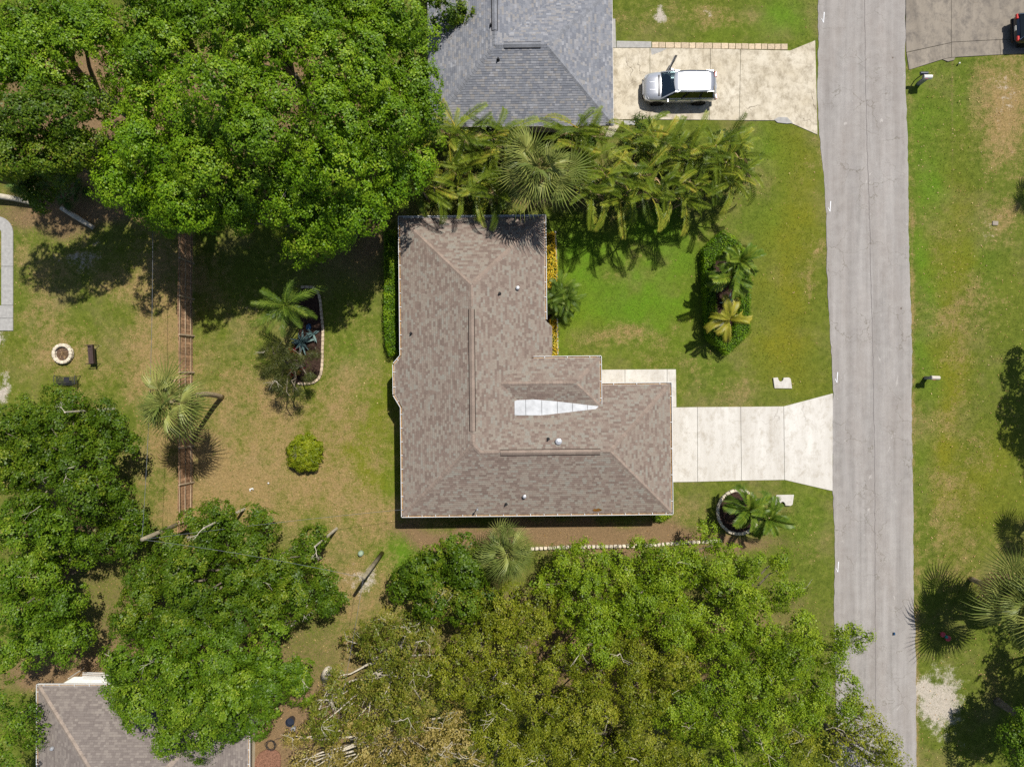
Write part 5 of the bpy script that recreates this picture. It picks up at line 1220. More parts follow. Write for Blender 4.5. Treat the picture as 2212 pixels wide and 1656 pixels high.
# ---- fire pit
fc = W(138.5, 764)
pit = thing('fire_pit', 'round stone fire pit filled with sticks on the back lawn', 'fire pit', (fc.x, fc.y, 0))
sl = [block_mesh('stone', M_STONE, .22, .25, .15, .04, k, .012, k / 5) for k in range(6)]
for cz, off, nn in ((.07, 0, 15), (.225, .2, 15)):
    for k in range(nn):
        a = 2 * math.pi * (k + off) / nn
        place(sl[(k * 3 + int(cz * 10)) % 6], 'stone', pit, Matrix.Translation((fc.x + .57 * math.cos(a), fc.y + .57 * math.sin(a), cz + random.Random(k).uniform(-.01, .01))) @ Matrix.Rotation(a, 4, 'Z'))
mb = MB(); mb.lathe((fc.x, fc.y, 0), [(.5, 0), (.48, .06), (.2, .09), (.02, .08)], 18); mb.build('ash_bed', M_ASH, pit)
rr = random.Random(9)
for k in range(34):
    a = rr.uniform(0, 6.28); r1 = rr.uniform(0, .28); x, y = fc.x + r1 * math.cos(a), fc.y + r1 * math.sin(a); b = rr.uniform(0, 3.14); l = rr.uniform(.15, .38) * (1 if r1 < .2 else .6)
    mb = MB(); mb.tube([(x - l * math.cos(b), y - l * math.sin(b), .08 + rr.uniform(0, .08)), (x + l * math.cos(b) * .6, y + l * math.sin(b) * .6, .1 + rr.uniform(0, .1))], [.014, .009], 5, rr.random()); mb.build('stick', M_STICK, pit)

# ---- benches
def bench(label, dx, dy, rz, mat, slats, L_=1.3, solid=False, back=True):
    c = W(dx, dy); root = thing('garden_bench', label, 'bench', (c.x, c.y, 0), rz)
    T = Matrix.Translation(c) @ Matrix.Rotation(rz, 4, 'Z')
    def part(nm, fn, m=mat):
        mb = MB(); mb.T = T; fn(mb); return mb.build(nm, m, root)
    ns = 4 if solid else 8
    for k in range(ns):
        w_ = .44 / ns; part('seat_slat', lambda mb: mb.box((0, -.2 + w_ * (k + .5), .43), (L_, w_ * (.93 if solid else .5), .025), a=.3 + .1 * k))
    nb = 2 if solid else 13
    if solid:
        for k in range(nb): part('back_slat', lambda mb: mb.box((0, .27 + .03 * k, .58 + .19 * k), (L_, .025, .165)))
    else:
        for k in range(nb): part('back_slat', lambda mb: mb.bar((-L_ / 2 + .06 + (L_ - .12) * k / (nb - 1), .26, .5), (-L_ / 2 + .06 + (L_ - .12) * k / (nb - 1), .33, .8), .02, .012))
    part('back_rail', lambda mb: mb.tube([(-L_ / 2 - .02, .34, .84), (L_ / 2 + .02, .34, .84)], .025, 8))
    if not solid: part('back_rail', lambda mb: mb.tube([(-L_ / 2 - .02, .25, .48), (L_ / 2 + .02, .25, .48)], .018, 8))
    if not solid: part('centre_panel', lambda mb: mb.box((-.02, .0, .447), (.36, .36, .008)))
    for s in (-1, 1):
        x = s * (L_ / 2 + .03)
        part('leg', lambda mb: mb.tube([(x, -.26, 0), (x, -.22, .3), (x, -.24, .64)], .02, 7))
        part('leg', lambda mb: mb.tube([(x, .32, 0), (x, .25, .42), (x, .35, .85)], .02, 7))
        part('armrest', lambda mb: mb.tube([(x, -.3, .6), (x, -.2, .65), (x, .3, .66)], .024, 7))
        part('seat_frame', lambda mb: mb.tube([(x, -.23, .42), (x, .26, .42)], .016, 6))
bench('black iron slatted bench below the fire pit', 152, 820, 0 + R(180), M_IRON, 8)
bench('dark brown plank bench to the right of the fire pit', 205, 766, R(-90) + R(4), M_BENCHB, 4, 1.15, True)

# ---- planting beds
def stonerow(label, pts, name, part, mat, sx, sy, sz, gap, seed, z=.06, jit=.01, cat='edging', closed=False):
    rr = random.Random(seed); P = [Vector(G(*p)) for p in pts]
    root = thing(name, label, cat, (P[0].x, P[0].y, 0)); lib_ = [block_mesh(part, mat, sx, sy, sz, min(sx, sy, sz) * .16, seed + k, jit, k / 4) for k in range(5)]
    seg = [(P[i], P[i + 1]) for i in range(len(P) - 1)]; carry = 0
    for a, b in seg:
        L_ = (b - a).length; d = (b - a) / L_; s = carry
        while s < L_:
            q = a + d * s; place(rr.choice(lib_), part, root, Matrix.Translation((q.x, q.y, z + rr.uniform(-.01, .015))) @ Matrix.Rotation(math.atan2(d.y, d.x) + rr.uniform(-.06, .06), 4, 'Z')); s += sx + gap
        carry = s - L_
    return root
def bedpatch(nm, pts, mat, z0=-.06, z1=.03):
    mb = MB(); mb.prism([G(*p) for p in pts], z0, z1); o = mb.build(nm, mat); o['kind'] = 'structure'; return o
def smooth(pts, n=6, closed=False):
    out = []; m = len(pts)
    for i in range(m if closed else m - 1):
        p0, p1, p2, p3 = (pts[(i - 1) % m] if closed or i else pts[0]), pts[i], pts[(i + 1) % m], (pts[(i + 2) % m] if closed or i + 2 < m else pts[-1])
        for k in range(n):
            t = k / n; out.append(tuple(.5 * (2 * p1[j] + (p2[j] - p0[j]) * t + (2 * p0[j] - 5 * p1[j] + 4 * p2[j] - p3[j]) * t * t + (3 * p1[j] - p0[j] - 3 * p2[j] + p3[j]) * t ** 3) for j in (0, 1)))
    if not closed: out.append(pts[-1])
    return out
edge_b = smooth([(655, 620), (678, 622), (690, 640), (695, 680), (698, 715), (697, 760), (696, 790), (690, 815), (672, 827), (640, 828)])
bedpatch('mulch_bed', edge_b + [(625, 815), (622, 780), (640, 740), (650, 700), (645, 650)], M_MULCH)
stonerow('curved row of pale pavers edging the back lawn palm bed', edge_b, 'paver_edging', 'paver', M_PAVER, .27, .17, .12, .015, 31)
bedpatch('mulch_bed', HEX_I, M_MULCH, -.06, .05)
cir = [(1593 + 43 * math.cos(2 * math.pi * k / 28), 1105 + 46 * math.sin(2 * math.pi * k / 28)) for k in range(28)]
bedpatch('mulch_bed', cir, M_MULCH, -.06, .04)
big = [(1594 + 45 * math.cos(2 * math.pi * k / 40), 1105 + 47 * math.sin(2 * math.pi * k / 40)) for k in range(41)]
stonerow('ring of pale pavers around the round palm bed', big, 'paver_edging', 'paver', M_STONE, .3, .19, .2, .012, 32, .1)
stonerow('row of pale stones between the brown roof and the lower trees', [(1150, 1184), (1240, 1180), (1370, 1178), (1412, 1176), (1480, 1171), (1555, 1167)], 'stone_edging', 'stone', M_STONE, .24, .22, .2, .05, 33, .08, .02)
stonerow('kerb of grey pavers along the yellow shrubs at the right wall', [(1199, 507), (1201, 560), (1201, 640), (1203, 700), (1204, 771)], 'paver_edging', 'paver', M_CONC_PATCH, .4, .14, .12, .01, 34)
bedpatch('mulch_bed', [(1176, 505), (1198, 505), (1203, 772), (1180, 772)], M_MULCH, -.06, .035)
bedpatch('red_mulch_bed', smooth([(545, 1680), (552, 1640), (566, 1622), (590, 1618), (606, 1632), (604, 1680)], 5), M_MULCH_RED)
# bowling-ball sized ornament in the hexagonal bed, blue pot in the back bed
c = W(1551, 696); mb = MB(); mb.lathe((c.x, c.y, 0), [(.22, 0), (.3, .08), (.36, .2), (.33, .34), (.2, .44), (.05, .47)], 14); o = mb.build('boulder', M_GREYPL, smooth=True, loc=(c.x, c.y, 0)); tag(o, 'smooth grey boulder in the mulch of the hexagonal bed', 'boulder')
c = W(668, 706); root = thing('blue_pot', 'blue glazed pot on its side in the shaded palm bed', 'pot', (c.x, c.y, 0)); mb = MB(); mb.T = Matrix.Translation((c.x, c.y, .14)) @ Matrix.Rotation(R(70), 4, 'X'); mb.lathe((0, 0, -.2), [(.1, 0), (.15, .12), (.17, .28), (.13, .38), (.15, .42), (.12, .42)], 14); mb.build('body', M_BLUEGLZ, root, smooth=True)

# ---- mailboxes
def mailbox_big(label, dx, dy, mat, mpost, rz=0.0):
    c = W(dx, dy); root = thing('mailbox', label, 'mailbox', (c.x, c.y, 0), rz); T = Matrix.Translation(c) @ Matrix.Rotation(rz, 4, 'Z')
    mb = MB(); mb.T = T; mb.prism([(-.11, -.1), (.14, -.1), (.14, .1), (-.11, .1)], -.1, .95); mb.build('post', mpost, root, bevel=.015)
    mb = MB(); mb.T = T
    n = 8; V0 = []
    for x in (-.27, .27):
        V0 += [(x, -.13, .92), (x, .13, .92)] + [(x, .13 * math.cos(math.pi * k / n), 1.06 + .13 * math.sin(math.pi * k / n)) for k in range(n + 1)]
    m = n + 3; mb.add(V0, [tuple(range(m))[::-1], tuple(range(m, 2 * m))] + [(i, (i + 1) % m, m + (i + 1) % m, m + i) for i in range(m)]); mb.build('box', mat, root, bevel=.012)
    mb = MB(); mb.T = T; mb.box((-.283, 0, 1.04), (.02, .22, .24)); mb.build('door', mpost, root)
    mb = MB(); mb.T = T; mb.box((-.1, -.142, 1.1), (.2, .012, .04)); mb.build('flag', M_PINK, root)
mailbox_big('white topped mailbox on a thick grey post near the grey driveway', 1984, 181, M_WHITE, M_GREYPL)
mailbox_big('beige mailbox on a dark post halfway along the right verge', 2000, 816, M_BEIGEPL, M_GREYPL, R(-2))
c = W(1976.5, 173); root = thing('mailbox', 'dark mailbox on two thin legs beside the grey driveway', 'mailbox', (c.x, c.y, 0)); T = Matrix.Translation(c)
for y in (-.06, .06):
    mb = MB(); mb.T = T; mb.tube([(.0 + y, y, -.1), (.0 + y, y, .95)], .018, 7); mb.build('leg', M_IRON, root)
mb = MB(); mb.T = T; V0 = []; n = 7
for x in (-.25, .25): V0 += [(x, -.09, .95), (x, .09, .95)] + [(x, .09 * math.cos(math.pi * k / n), 1.05 + .09 * math.sin(math.pi * k / n)) for k in range(n + 1)]
m = n + 3; mb.add(V0, [tuple(range(m))[::-1], tuple(range(m, 2 * m))] + [(i, (i + 1) % m, m + (i + 1) % m, m + i) for i in range(m)]); mb.build('box', M_BLUEBLK, root, bevel=.01)
mb = MB(); mb.T = T; mb.box((-.02, -.1, 1.0), (.16, .012, .03)); mb.build('flag', M_PINK, root)

# ---- utility poles and cables
def pole(label, bx, by, h, lean=(0, 0)):
    b = W(bx, by); root = thing('utility_pole', label, 'utility pole', (b.x, b.y, 0)); t = b + Vector((lean[0], lean[1], h))
    mb = MB(); mb.tube([b - Vector((0, 0, .2)), b.lerp(t, .5), t], [.15, .13, .115], 12); mb.build('shaft', M_POLE, root, smooth=True)
    mb = MB(); mb.lathe((t.x, t.y, t.z - .35), [(.06, 0), (.09, .05), (.09, .2), (.04, .25)], 10); mb.build('insulator', M_WHITE, root)
    return t
t1 = pole('leaning wooden utility pole beside the dark lower trees', 825, 1195, 5.9)
t2 = pole('wooden utility pole hidden among the left trees', 408, 1122, 6.0)
def cable(label, p, q, sag, r=.01):
    p = Vector(p); q = Vector(q); pts = []
    for i in range(25):
        s = i / 24; v = p.lerp(q, s); v.z -= sag * 4 * s * (1 - s); pts.append(v)
    mb = MB(); mb.tube(pts, r, 5); o = mb.build('overhead_cable', M_CABLE, loc=pts[0]); tag(o, label, 'cable')
cable('overhead cable parallel to the wooden fence', t2, Vector((W(331, 300, 5.2).x, W(331, 300, 5.2).y, 5.4)), .55, .011)
mp = RT @ Vector((HL(1032, 1097, 3.0)[0], HL(1032, 1097, 3.0)[1], 3.5))
cable('thin service cable from the left trees to the brown roof', t2, (W(872, 1100, 2.7).x, W(872, 1100, 2.7).y, 2.7), .5, .009)
cable('overhead cable between the two utility poles', t1, t2, .5)
cable('overhead cable running down from the leaning pole', t1, W(700, 1700, 6), .5, .01)

# ---- odds and ends on the lawns
c = W(780, 1194); mb = MB(); mb.lathe((c.x, c.y, -.02), [(.19, 0), (.19, .16), (.16, .26), (.08, .32), (.01, .33)], 14); o = mb.build('utility_pedestal', M_GREENPL, smooth=False, loc=(c.x, c.y, 0)); tag(o, 'pale green domed utility pedestal near the leaning pole', 'pedestal')
c = W(544, 1056); root = thing('plastic_chair', 'small white plastic toy overturned on the back lawn', 'toy', (c.x, c.y, 0)); T = Matrix.Translation(c)
mb = MB(); mb.T = T @ Matrix.Rotation(.3, 4, 'Z'); mb.box((0, .03, .07), (.26, .09, .1)); mb.build('body', M_WHITE, root, bevel=.02)
mb = MB(); mb.T = T @ Matrix.Rotation(.3, 4, 'Z'); mb.box((-.11, -.04, .06), (.07, .12, .08)); mb.build('arm', M_WHITE, root, bevel=.02)
mb = MB(); mb.T = T @ Matrix.Rotation(.3, 4, 'Z'); mb.box((.1, -.03, .06), (.05, .1, .07)); mb.build('arm', M_WHITE, root, bevel=.02)
root.name = 'toy'; INV['toy'] = INV.get('plastic_chair')
c = W(580, 1043); mb = MB(); mb.lathe((c.x, c.y, -.02), [(.05, 0), (.065, .05), (.04, .1), (.005, .11)], 10); o = mb.build('ball', M_WHITE, smooth=True, loc=(c.x, c.y, 0)); tag(o, 'little white ball on the back lawn below the round shrub', 'ball')
c = W(1930, 1367); mb = MB(); mb.T = Matrix.Translation((c.x, c.y, .1)) @ Matrix.Rotation(R(80), 4, 'X'); mb.lathe((0, 0, -.09), [(.05, 0), (.06, .01), (.06, .16), (.045, .18)], 12); o = mb.build('drink_can', M_BLUEGLZ, loc=(c.x, c.y, 0)); tag(o, 'crushed blue can lying on the lower road', 'can')
c = W(2041, 1373); root = thing('toy_tricycle', 'pink and teal toy lying in the shade of the right palm', 'toy', (c.x, c.y, 0)); T = Matrix.Translation(c)
for k, (x, y, r, mt, nm) in enumerate(((-.17, .12, .17, M_PINK, 'wheel'), (.17, -.13, .19, M_PINK, 'wheel'), (0, 0, .1, M_TEAL, 'seat'))):
    mb = MB(); mb.T = T; mb.lathe((x, y, .02), [(r, 0), (r, .08), (r * .7, .13), (.02, .12)] if nm == 'wheel' else [(r, .1), (r, .2), (r * .6, .24), (.01, .25)], 14); mb.build(nm, mt, root)
mb = MB(); mb.T = T; mb.tube([(-.17, .12, .1), (.17, -.13, .12)], .03, 7); mb.build('frame', M_PINK, root)
c = W(631, 1552); mb = MB(); mb.lathe((c.x, c.y, 0), [(.22, 0), (.27, .3), (.3, .5), (.27, .5), (.24, .3), (.02, .28)], 18); o = mb.build('plant_pot', M_BLUEBLK, loc=(c.x, c.y, 0)); tag(o, 'empty dark round pot beside the bottom bronze tree', 'pot')
c = W(636, 1570); mb = MB(); mb.lathe((c.x, c.y, 0), [(.12, 0), (.15, .14), (.15, .3), (.06, .34), (.05, .42)], 14); o = mb.build('water_jug', M_GREYPL, loc=(c.x, c.y, 0)); tag(o, 'small grey jug next to the empty dark pot', 'jug')
c = W(583, 1607); mb = MB(); pts = []
for k in range(90):
    a = k * .35; r1 = .3 + .05 * math.sin(k * .9); pts.append((c.x + r1 * math.cos(a) + .002 * k, c.y + r1 * math.sin(a), .04 + .0015 * k))
for k in range(18): pts.append((c.x + .3 + .07 * k, c.y + .3 + .12 * math.sin(k * .35), .04))
mb.tube(pts, .015, 5); o = mb.build('garden_hose', M_BLACK, loc=(c.x, c.y, 0)); tag(o, 'coiled black garden hose on the red mulch', 'hose')
c = W(240, 1436); mb = MB(); mb.T = Matrix.Translation(c) @ Matrix.Rotation(.6, 4, 'Z'); mb.box((0, 0, .03), (.5, .09, .06)); mb.box((.24, .05, .045), (.12, .16, .07)); o = mb.build('garden_tool', M_TEAL, loc=(c.x, c.y, 0)); tag(o, 'teal plastic garden tool lying above the faded roof', 'tool')
c = W(2150, 482); mb = MB(); mb.prism([(c.x - .2, c.y - .14), (c.x + .18, c.y - .15), (c.x + .2, c.y + .13), (c.x - .18, c.y + .15)], -.05, .03); o = mb.build('stepping_stone', M_CONC_GREY, bevel=.02); tag(o, 'single square concrete stone in the right lawn', 'stone')
c = W(2058, 95); c = W(2072, 137); mb = MB(); mb.lathe((c.x, c.y, -.05), [(.05, 0), (.05, .12), (.01, .14)], 10); o = mb.build('marker_cap', M_WHITE); tag(o, 'tiny white marker cap beside the grey driveway', 'marker')
# logs and branches
def log(label, pts, rad, mat, name='fallen_log', n=8, cat='log'):
    mb = MB(); mb.tube([W(x, y) + Vector((0, 0, z)) for x, y, z in pts], rad, n); o = mb.build(name, mat, smooth=True, loc=W(pts[0][0], pts[0][1])); tag(o, label, cat); return o
log('grey fallen log under the left oak, nearest the kerb', [(-20, 424, .6), (40, 432, .4), (95, 446, .16)], [.2, .18, .12], M_BARK_PALE)
log('grey fallen log ending in the open shade below the left oak', [(140, 452, .4), (165, 468, .25), (205, 493, .14)], [.14, .17, .15], M_BARK_PALE)
log('pale leaning log at the left edge under the oak', [(-10, 365, 1.2), (20, 380, .8), (50, 396, .3)], [.16, .15, .1], M_BARK)
log('sawn pale trunk stub at the edge of the bronze trees', [(728, 1418, 2.2), (714, 1440, 1.2), (705, 1460, .2)], [.26, .3, .34], M_BARK_PALE, 'trunk_stub')
def deadbranch(label, x, y, h, seed, size):
    rr = random.Random(seed); c = W(x, y, h); root = thing('dead_branch', label, 'branch', (c.x, c.y, 0)); mb = MB()
    def grow(p, d, l, r, lev):
        q = p + d * l * .5 + Vector((rr.uniform(-.1, .1), rr.uniform(-.1, .1), 0)) * l; e = q + (d + Vector((rr.uniform(-.4, .4), rr.uniform(-.4, .4), 0))).normalized() * l * .5
        mb.tube([p, q, e], [r, r * .8, r * .5], 5, cap=False)
        if lev:
            for _ in range(3): grow(q.lerp(e, rr.random()), (d + Vector((rr.uniform(-1.1, 1.1), rr.uniform(-1.1, 1.1), rr.uniform(-.1, .4)))).normalized(), l * .6, r * .5, lev - 1)
    a = rr.uniform(0, 6.28); grow(Vector((c.x, c.y, h)), Vector((math.cos(a), math.sin(a), .15)), size, .045 * size, 3)
    mb.tube([(c.x, c.y, -.1), (c.x, c.y, h)], [.1, .05], 6); mb.build('limbs', M_BARK_PALE, root, kind='stuff')
deadbranch('bare pale branch above the sawn trunk stub', 612, 1370, 2.6, 3, .8)
deadbranch('bare forked branch in the gap left of the bronze tree', 690, 1530, 5.4, 8, 1.1)
deadbranch('bare pale branch rising from the dark tree left of the pole', 440, 1140, 6.2, 5, .6)
deadbranch('bare pale branch on the right flank of the dark tree', 680, 1180, 5.2, 6, .5)
deadbranch('bare twig spray at the top of the rounded dark tree', 140, 890, 5.2, 7, .4)
# white awning frames at the faded house
aw = thing('patio_awning', 'white patio awning leaning against the faded roof edge', 'awning', W(180, 1470))
mb = MB(); q = [W(125, 1482, 2.0), W(160, 1461, 1.6), W(245, 1461, 1.6), W(245, 1484, 2.0)]; mb.add([tuple(v) for v in q] + [tuple(v - Vector((0, 0, .04))) for v in q], [(0, 3, 2, 1), (4, 5, 6, 7), (0, 1, 5, 4), (1, 2, 6, 5), (2, 3, 7, 6), (3, 0, 4, 7)]); mb.build('sheet', M_WHITE, aw)
for k in range(4):
    mb = MB(); mb.bar(W(178, 1452 + k * 4, 1.75 + .05 * k), W(240, 1453 + k * 4, 1.75 + .05 * k), .05, .04); mb.build('bar', M_WHITE, aw)
for (x, y) in ((150, 1463), (236, 1463)):
    mb = MB(); v = W(x, y, 1.5); mb.tube([(v.x, v.y, 0), (v.x, v.y, 1.62)], .03, 6); mb.build('leg', M_WHITE, aw)

# ------------------------------------------------------------------ cars
def carpaint(name, c, metal=.5, rough=.32):
    t = NT(name); return t.surf(c, rough, .5, metal, coat=.6)
P_SILVER = carpaint('silver paint', srgb(214, 216, 222), .55, .3); P_DARK = carpaint('dark blue paint', srgb(34, 42, 58), .3, .25)
def glassmat():
    t = NT('tinted glass'); tr = t.n('ShaderNodeBsdfTransparent', Color=(.42, .5, .5, 1)); gl = t.n('ShaderNodeBsdfGlossy', Color=(.9, .95, 1, 1), Roughness=.04)
    fr = t.n('ShaderNodeFresnel', IOR=1.5).outputs[0]; mx = t.n('ShaderNodeMixShader', i0=t.math('ADD', fr, .06), i1=tr.outputs[0], i2=gl.outputs[0]); t.t.links.new(mx.outputs[0], t.out.inputs[0]); return t.m
M_CARGLASS = glassmat(); M_TINT = plain('dark tinted glass', srgb(26, 30, 30), .06, .8, var=.02)
M_TYRE = plain('tyre rubber', srgb(34, 34, 34), .85, .2); M_RIM = plain('dark alloy', srgb(120, 122, 126), .35, .5, .6); M_TRIM = plain('black trim', srgb(30, 30, 32), .5, .3)
M_SEAT = plain('grey seat cloth', srgb(96, 98, 100), .9, .1); M_LAMP = plain('headlight lens', srgb(206, 208, 210), .12, .7); M_RED = plain('red tail light', srgb(196, 28, 24), .25, .5); M_CHROME = plain('chrome', srgb(220, 222, 226), .12, .6, .9, var=.02)
def car(label, cx, cy, rz, paint, door_open=False, L_=4.75, Wd=1.9, Ht=1.70, name='parked_suv'):
    root = thing(name, label, 'car', (cx, cy, .0), rz); T = Matrix.Translation((cx, cy, .0)) @ Matrix.Rotation(rz, 4, 'Z'); h = L_ / 2
    def part(nm, mb, m, par=None, smooth=False, bevel=0): mb.T = T; return mb.build(nm, m, par or root, smooth=smooth, bevel=bevel)
    # lower body as a loft of cross sections, nose at +X
    st = [(-h, .68, .52, .80), (-h + .08, .82, .36, .96), (-h + .35, .93, .30, 1.02), (-1.2, .95, .28, 1.03), (0, .95, .26, 1.01), (.95, .95, .28, 1.00), (1.5, .95, .30, .98), (h - .42, .91, .32, .91), (h - .14, .80, .36, .80), (h, .58, .46, .66)]
    V0 = []; K = 13
    for (x, w_, zb, zt) in st:
        hw_ = w_ * Wd / 1.9
        half = [(0, zb), (hw_ * .8, zb), (hw_ * .97, zb + .12), (hw_, zb + (zt - zb) * .45), (hw_ * .985, zt - .12), (hw_ * .93, zt - .02), (hw_ * .5, zt + .035)]
        ring = half + [(0, zt + .05)] + [(-a, b) for a, b in half[:0:-1]]
        K = len(ring); V0 += [(x, a, b) for a, b in ring]
    n = len(st); F0 = [(i * K + k, i * K + (k + 1) % K, (i + 1) * K + (k + 1) % K, (i + 1) * K + k) for i in range(n - 1) for k in range(K)]
    F0 = [f[::-1] for f in F0] + [tuple(range(K)), tuple(range((n - 1) * K, n * K))[::-1]]
    mb = MB(); mb.add(V0, F0); body = part('body', mb, paint, smooth=True)
    # bonnet creases
    for s in (-1, 1):
        mb = MB(); mb.bar((1.35, s * .28, 1.025), (h - .35, s * .24, .95), .03, .02); part('bonnet_crease', mb, paint, body)
    # cabin corners: base ring and roof ring
    b0 = dict(xf=1.28, xr=-h + .12, w=.86 * Wd / 1.9, z=1.0); r0 = dict(xf=.48, xr=-h + .42, w=.66 * Wd / 1.9, z=Ht - .06)
    def side(s, u, v):   # u along base from front to rear, v 0..1 up
        xb = b0['xf'] + (b0['xr'] - b0['xf']) * u; xr = r0['xf'] + (r0['xr'] - r0['xf']) * u
        return Vector((xb + (xr - xb) * v, s * (b0['w'] + (r0['w'] - b0['w']) * v), b0['z'] + (r0['z'] - b0['z']) * v))
    # roof
    V0 = []; nu, nv = 9, 9
    for i in range(nu):
        for j in range(nv):
            u = i / (nu - 1); w_ = -1 + 2 * j / (nv - 1)
            x = r0['xf'] + (r0['xr'] - r0['xf']) * u + (.10 * (1 - w_ * w_) if i == 0 else 0) - (.08 * (1 - w_ * w_) if i == nu - 1 else 0)
            V0.append((x, w_ * (r0['w'] + .03) * (1 - .12 * abs(2 * u - 1) ** 3), Ht - .05 + .06 * (1 - w_ ** 2) * (1 - .35 * (2 * u - 1) ** 2) - (.02 if i in (0, nu - 1) else 0)))
    m = nu * nv; V1 = [(x, y, z - .05) for x, y, z in V0]
    F0 = [(i * nv + j, i * nv + j + 1, (i + 1) * nv + j + 1, (i + 1) * nv + j) for i in range(nu - 1) for j in range(nv - 1)]
    rim_ = [i for i in range(nv)] + [i * nv + nv - 1 for i in range(1, nu)] + [m - 1 - i for i in range(1, nv)] + [i * nv for i in range(nu - 2, 0, -1)]
    F0 += [(rim_[i], rim_[(i + 1) % len(rim_)], m + rim_[(i + 1) % len(rim_)], m + rim_[i]) for i in range(len(rim_))] + [tuple(m + i for i in f) for f in F0[: (nu - 1) * (nv - 1)]]
    mb = MB(); mb.add(V0 + V1, F0); roof_ = part('roof', mb, paint, smooth=True)
    for s in (-1, 1):
        mb = MB(); mb.tube([(r0['xf'] - .15, s * (r0['w'] - .02), Ht), (0 - .4, s * (r0['w'] - .01), Ht + .05), (r0['xr'] + .2, s * (r0['w'] - .02), Ht)], .02, 6); part('roof_rail', mb, M_CHROME, roof_)
    mb = MB(); mb.prism([(r0['xr'] + .3, -.03), (r0['xr'] + .5, 0), (r0['xr'] + .3, .03)], Ht, Ht + .06); part('antenna', mb, M_TRIM, roof_)
    # pillars and glass
    def quad(a, b, c, d, th=.012):
        mb = MB(); nn = (b - a).cross(d - a).normalized() * th; P = [a, b, c, d]; mb.add([p + nn for p in P] + [p - nn for p in P], [(0, 1, 2, 3), (7, 6, 5, 4), (0, 4, 5, 1), (1, 5, 6, 2), (2, 6, 7, 3), (3, 7, 4, 0)]); return mb
    part('windscreen', quad(side(-1, 0, .02), side(1, 0, .02), side(1, 0, .98), side(-1, 0, .98)), M_CARGLASS)
    part('rear_window', quad(side(-1, 1, .12), side(-1, 1, .95), side(1, 1, .95), side(1, 1, .12)), M_TINT)
    us = [.06, .34, .40, .68, .73, .96]
    for s in (-1, 1):
        for k in range(3):
            if door_open and s == -1 and k == 0: continue
            part('side_window', quad(side(s, us[2 * k], .06), side(s, us[2 * k + 1], .06), side(s, us[2 * k + 1], .92), side(s, us[2 * k], .92) if k else side(s, us[0] + .02, .9)), M_CARGLASS if (k == 0) else M_TINT)
        for u, w_ in ((.0, .07), (.37, .08), (.705, .07), (1, .09)):
            mb = MB(); mb.bar(side(s, u, 0), side(s, u, 1), w_, .05); part('pillar', mb, M_TRIM if 0 < u < 1 else paint)
        mb = MB(); mb.bar(side(s, 0, .97), side(s, 1, .97), .05, .06); part('roof_frame', mb, paint)
        mb = MB(); mb.bar(side(s, 0, .02), side(s, 1, .02), .045, .05); part('belt_trim', mb, paint)
        # lamps, handles, mirrors
        mb = MB(); mb.add([(h - .42, s * .86, .80), (h - .14, s * .74, .74), (h - .06, s * .50, .70), (h - .12, s * .5, .80), (h - .3, s * .74, .87)], [(0, 1, 2, 3, 4) if s < 0 else (4, 3, 2, 1, 0)]);
        mb.v = [(x + .035, y * 1.04, z + .02) for x, y, z in mb.v]; part('headlight', mb, M_LAMP)
        mb = MB(); mb.box((-h + .07, s * .72, .9), (.16, .32, .16)); part('tail_light', mb, M_RED, bevel=.03)
        for x in (.28, -.75):
            if door_open and s == -1 and x > 0: continue
            mb = MB(); mb.box((x, s * .955 * Wd / 1.9, .86), (.2, .03, .03)); part('door_handle', mb, M_CHROME, bevel=.008)
        if not (door_open and s == -1):
            mb = MB(); mb.box((.86, s * 1.02 * Wd / 1.9, 1.03), (.13, .22, .15)); part('wing_mirror', mb, paint, bevel=.04)
    mb = MB(); mb.box((h - .06, 0, .6), (.16, 1.0, .2)); gr = part('grille', mb, M_TRIM, bevel=.03)
    for k in range(3):
        mb = MB(); mb.box((h + .022, 0, .54 + .06 * k), (.012, .92, .014)); part('grille_bar', mb, M_CHROME, gr)
    mb = MB(); mb.box((h - .02, 0, .40), (.12, 1.3, .1)); part('bumper', mb, M_TRIM, bevel=.03)
    mb = MB(); mb.box((-h + .02, 0, .5), (.16, 1.55, .2)); part('bumper', mb, M_TRIM, bevel=.05)
    mb = MB(); mb.box((-h - .01, 0, .8), (.02, .32, .16)); part('number_plate', mb, M_WHITE)
    mb = MB(); P = [side(-1, 1, .05), side(-1, 1, 1), side(1, 1, 1), side(1, 1, .05)]
    mb.tube([p + Vector((-.02, 0, 0)) for p in P], .025, 6); part('rear_window_trim', mb, M_CHROME if paint is P_DARK else M_TRIM)
    mb = MB(); mb.box((1.42, 0, 1.02), (.1, 1.35, .03)); part('wiper_cowl', mb, M_TRIM)
    # cabin interior
    mb = MB(); mb.box((-.4, 0, .98), (2.6, 1.5, .06)); part('cabin_floor', mb, M_TRIM)
    mb = MB(); mb.box((.86, 0, 1.05), (.42, 1.45, .12)); part('dashboard', mb, M_SEAT, bevel=.04)
    for s in (-1, 1):
        mb = MB(); mb.box((.05, s * .38, 1.03), (.5, .48, .1)); mb.box((-.22, s * .38, 1.22), (.12, .46, .45)); part('seat', mb, M_SEAT, bevel=.04)
    mb = MB(); mb.T = T
    mb.tube([(.52 + .05 * math.cos(a), .38 + .17 * math.cos(a + 1.57) * -1, 1.16 + .15 * math.sin(a)) for a in [k * 2 * math.pi / 12 for k in range(13)]], .018, 6); part('steering_wheel', mb, M_TRIM)
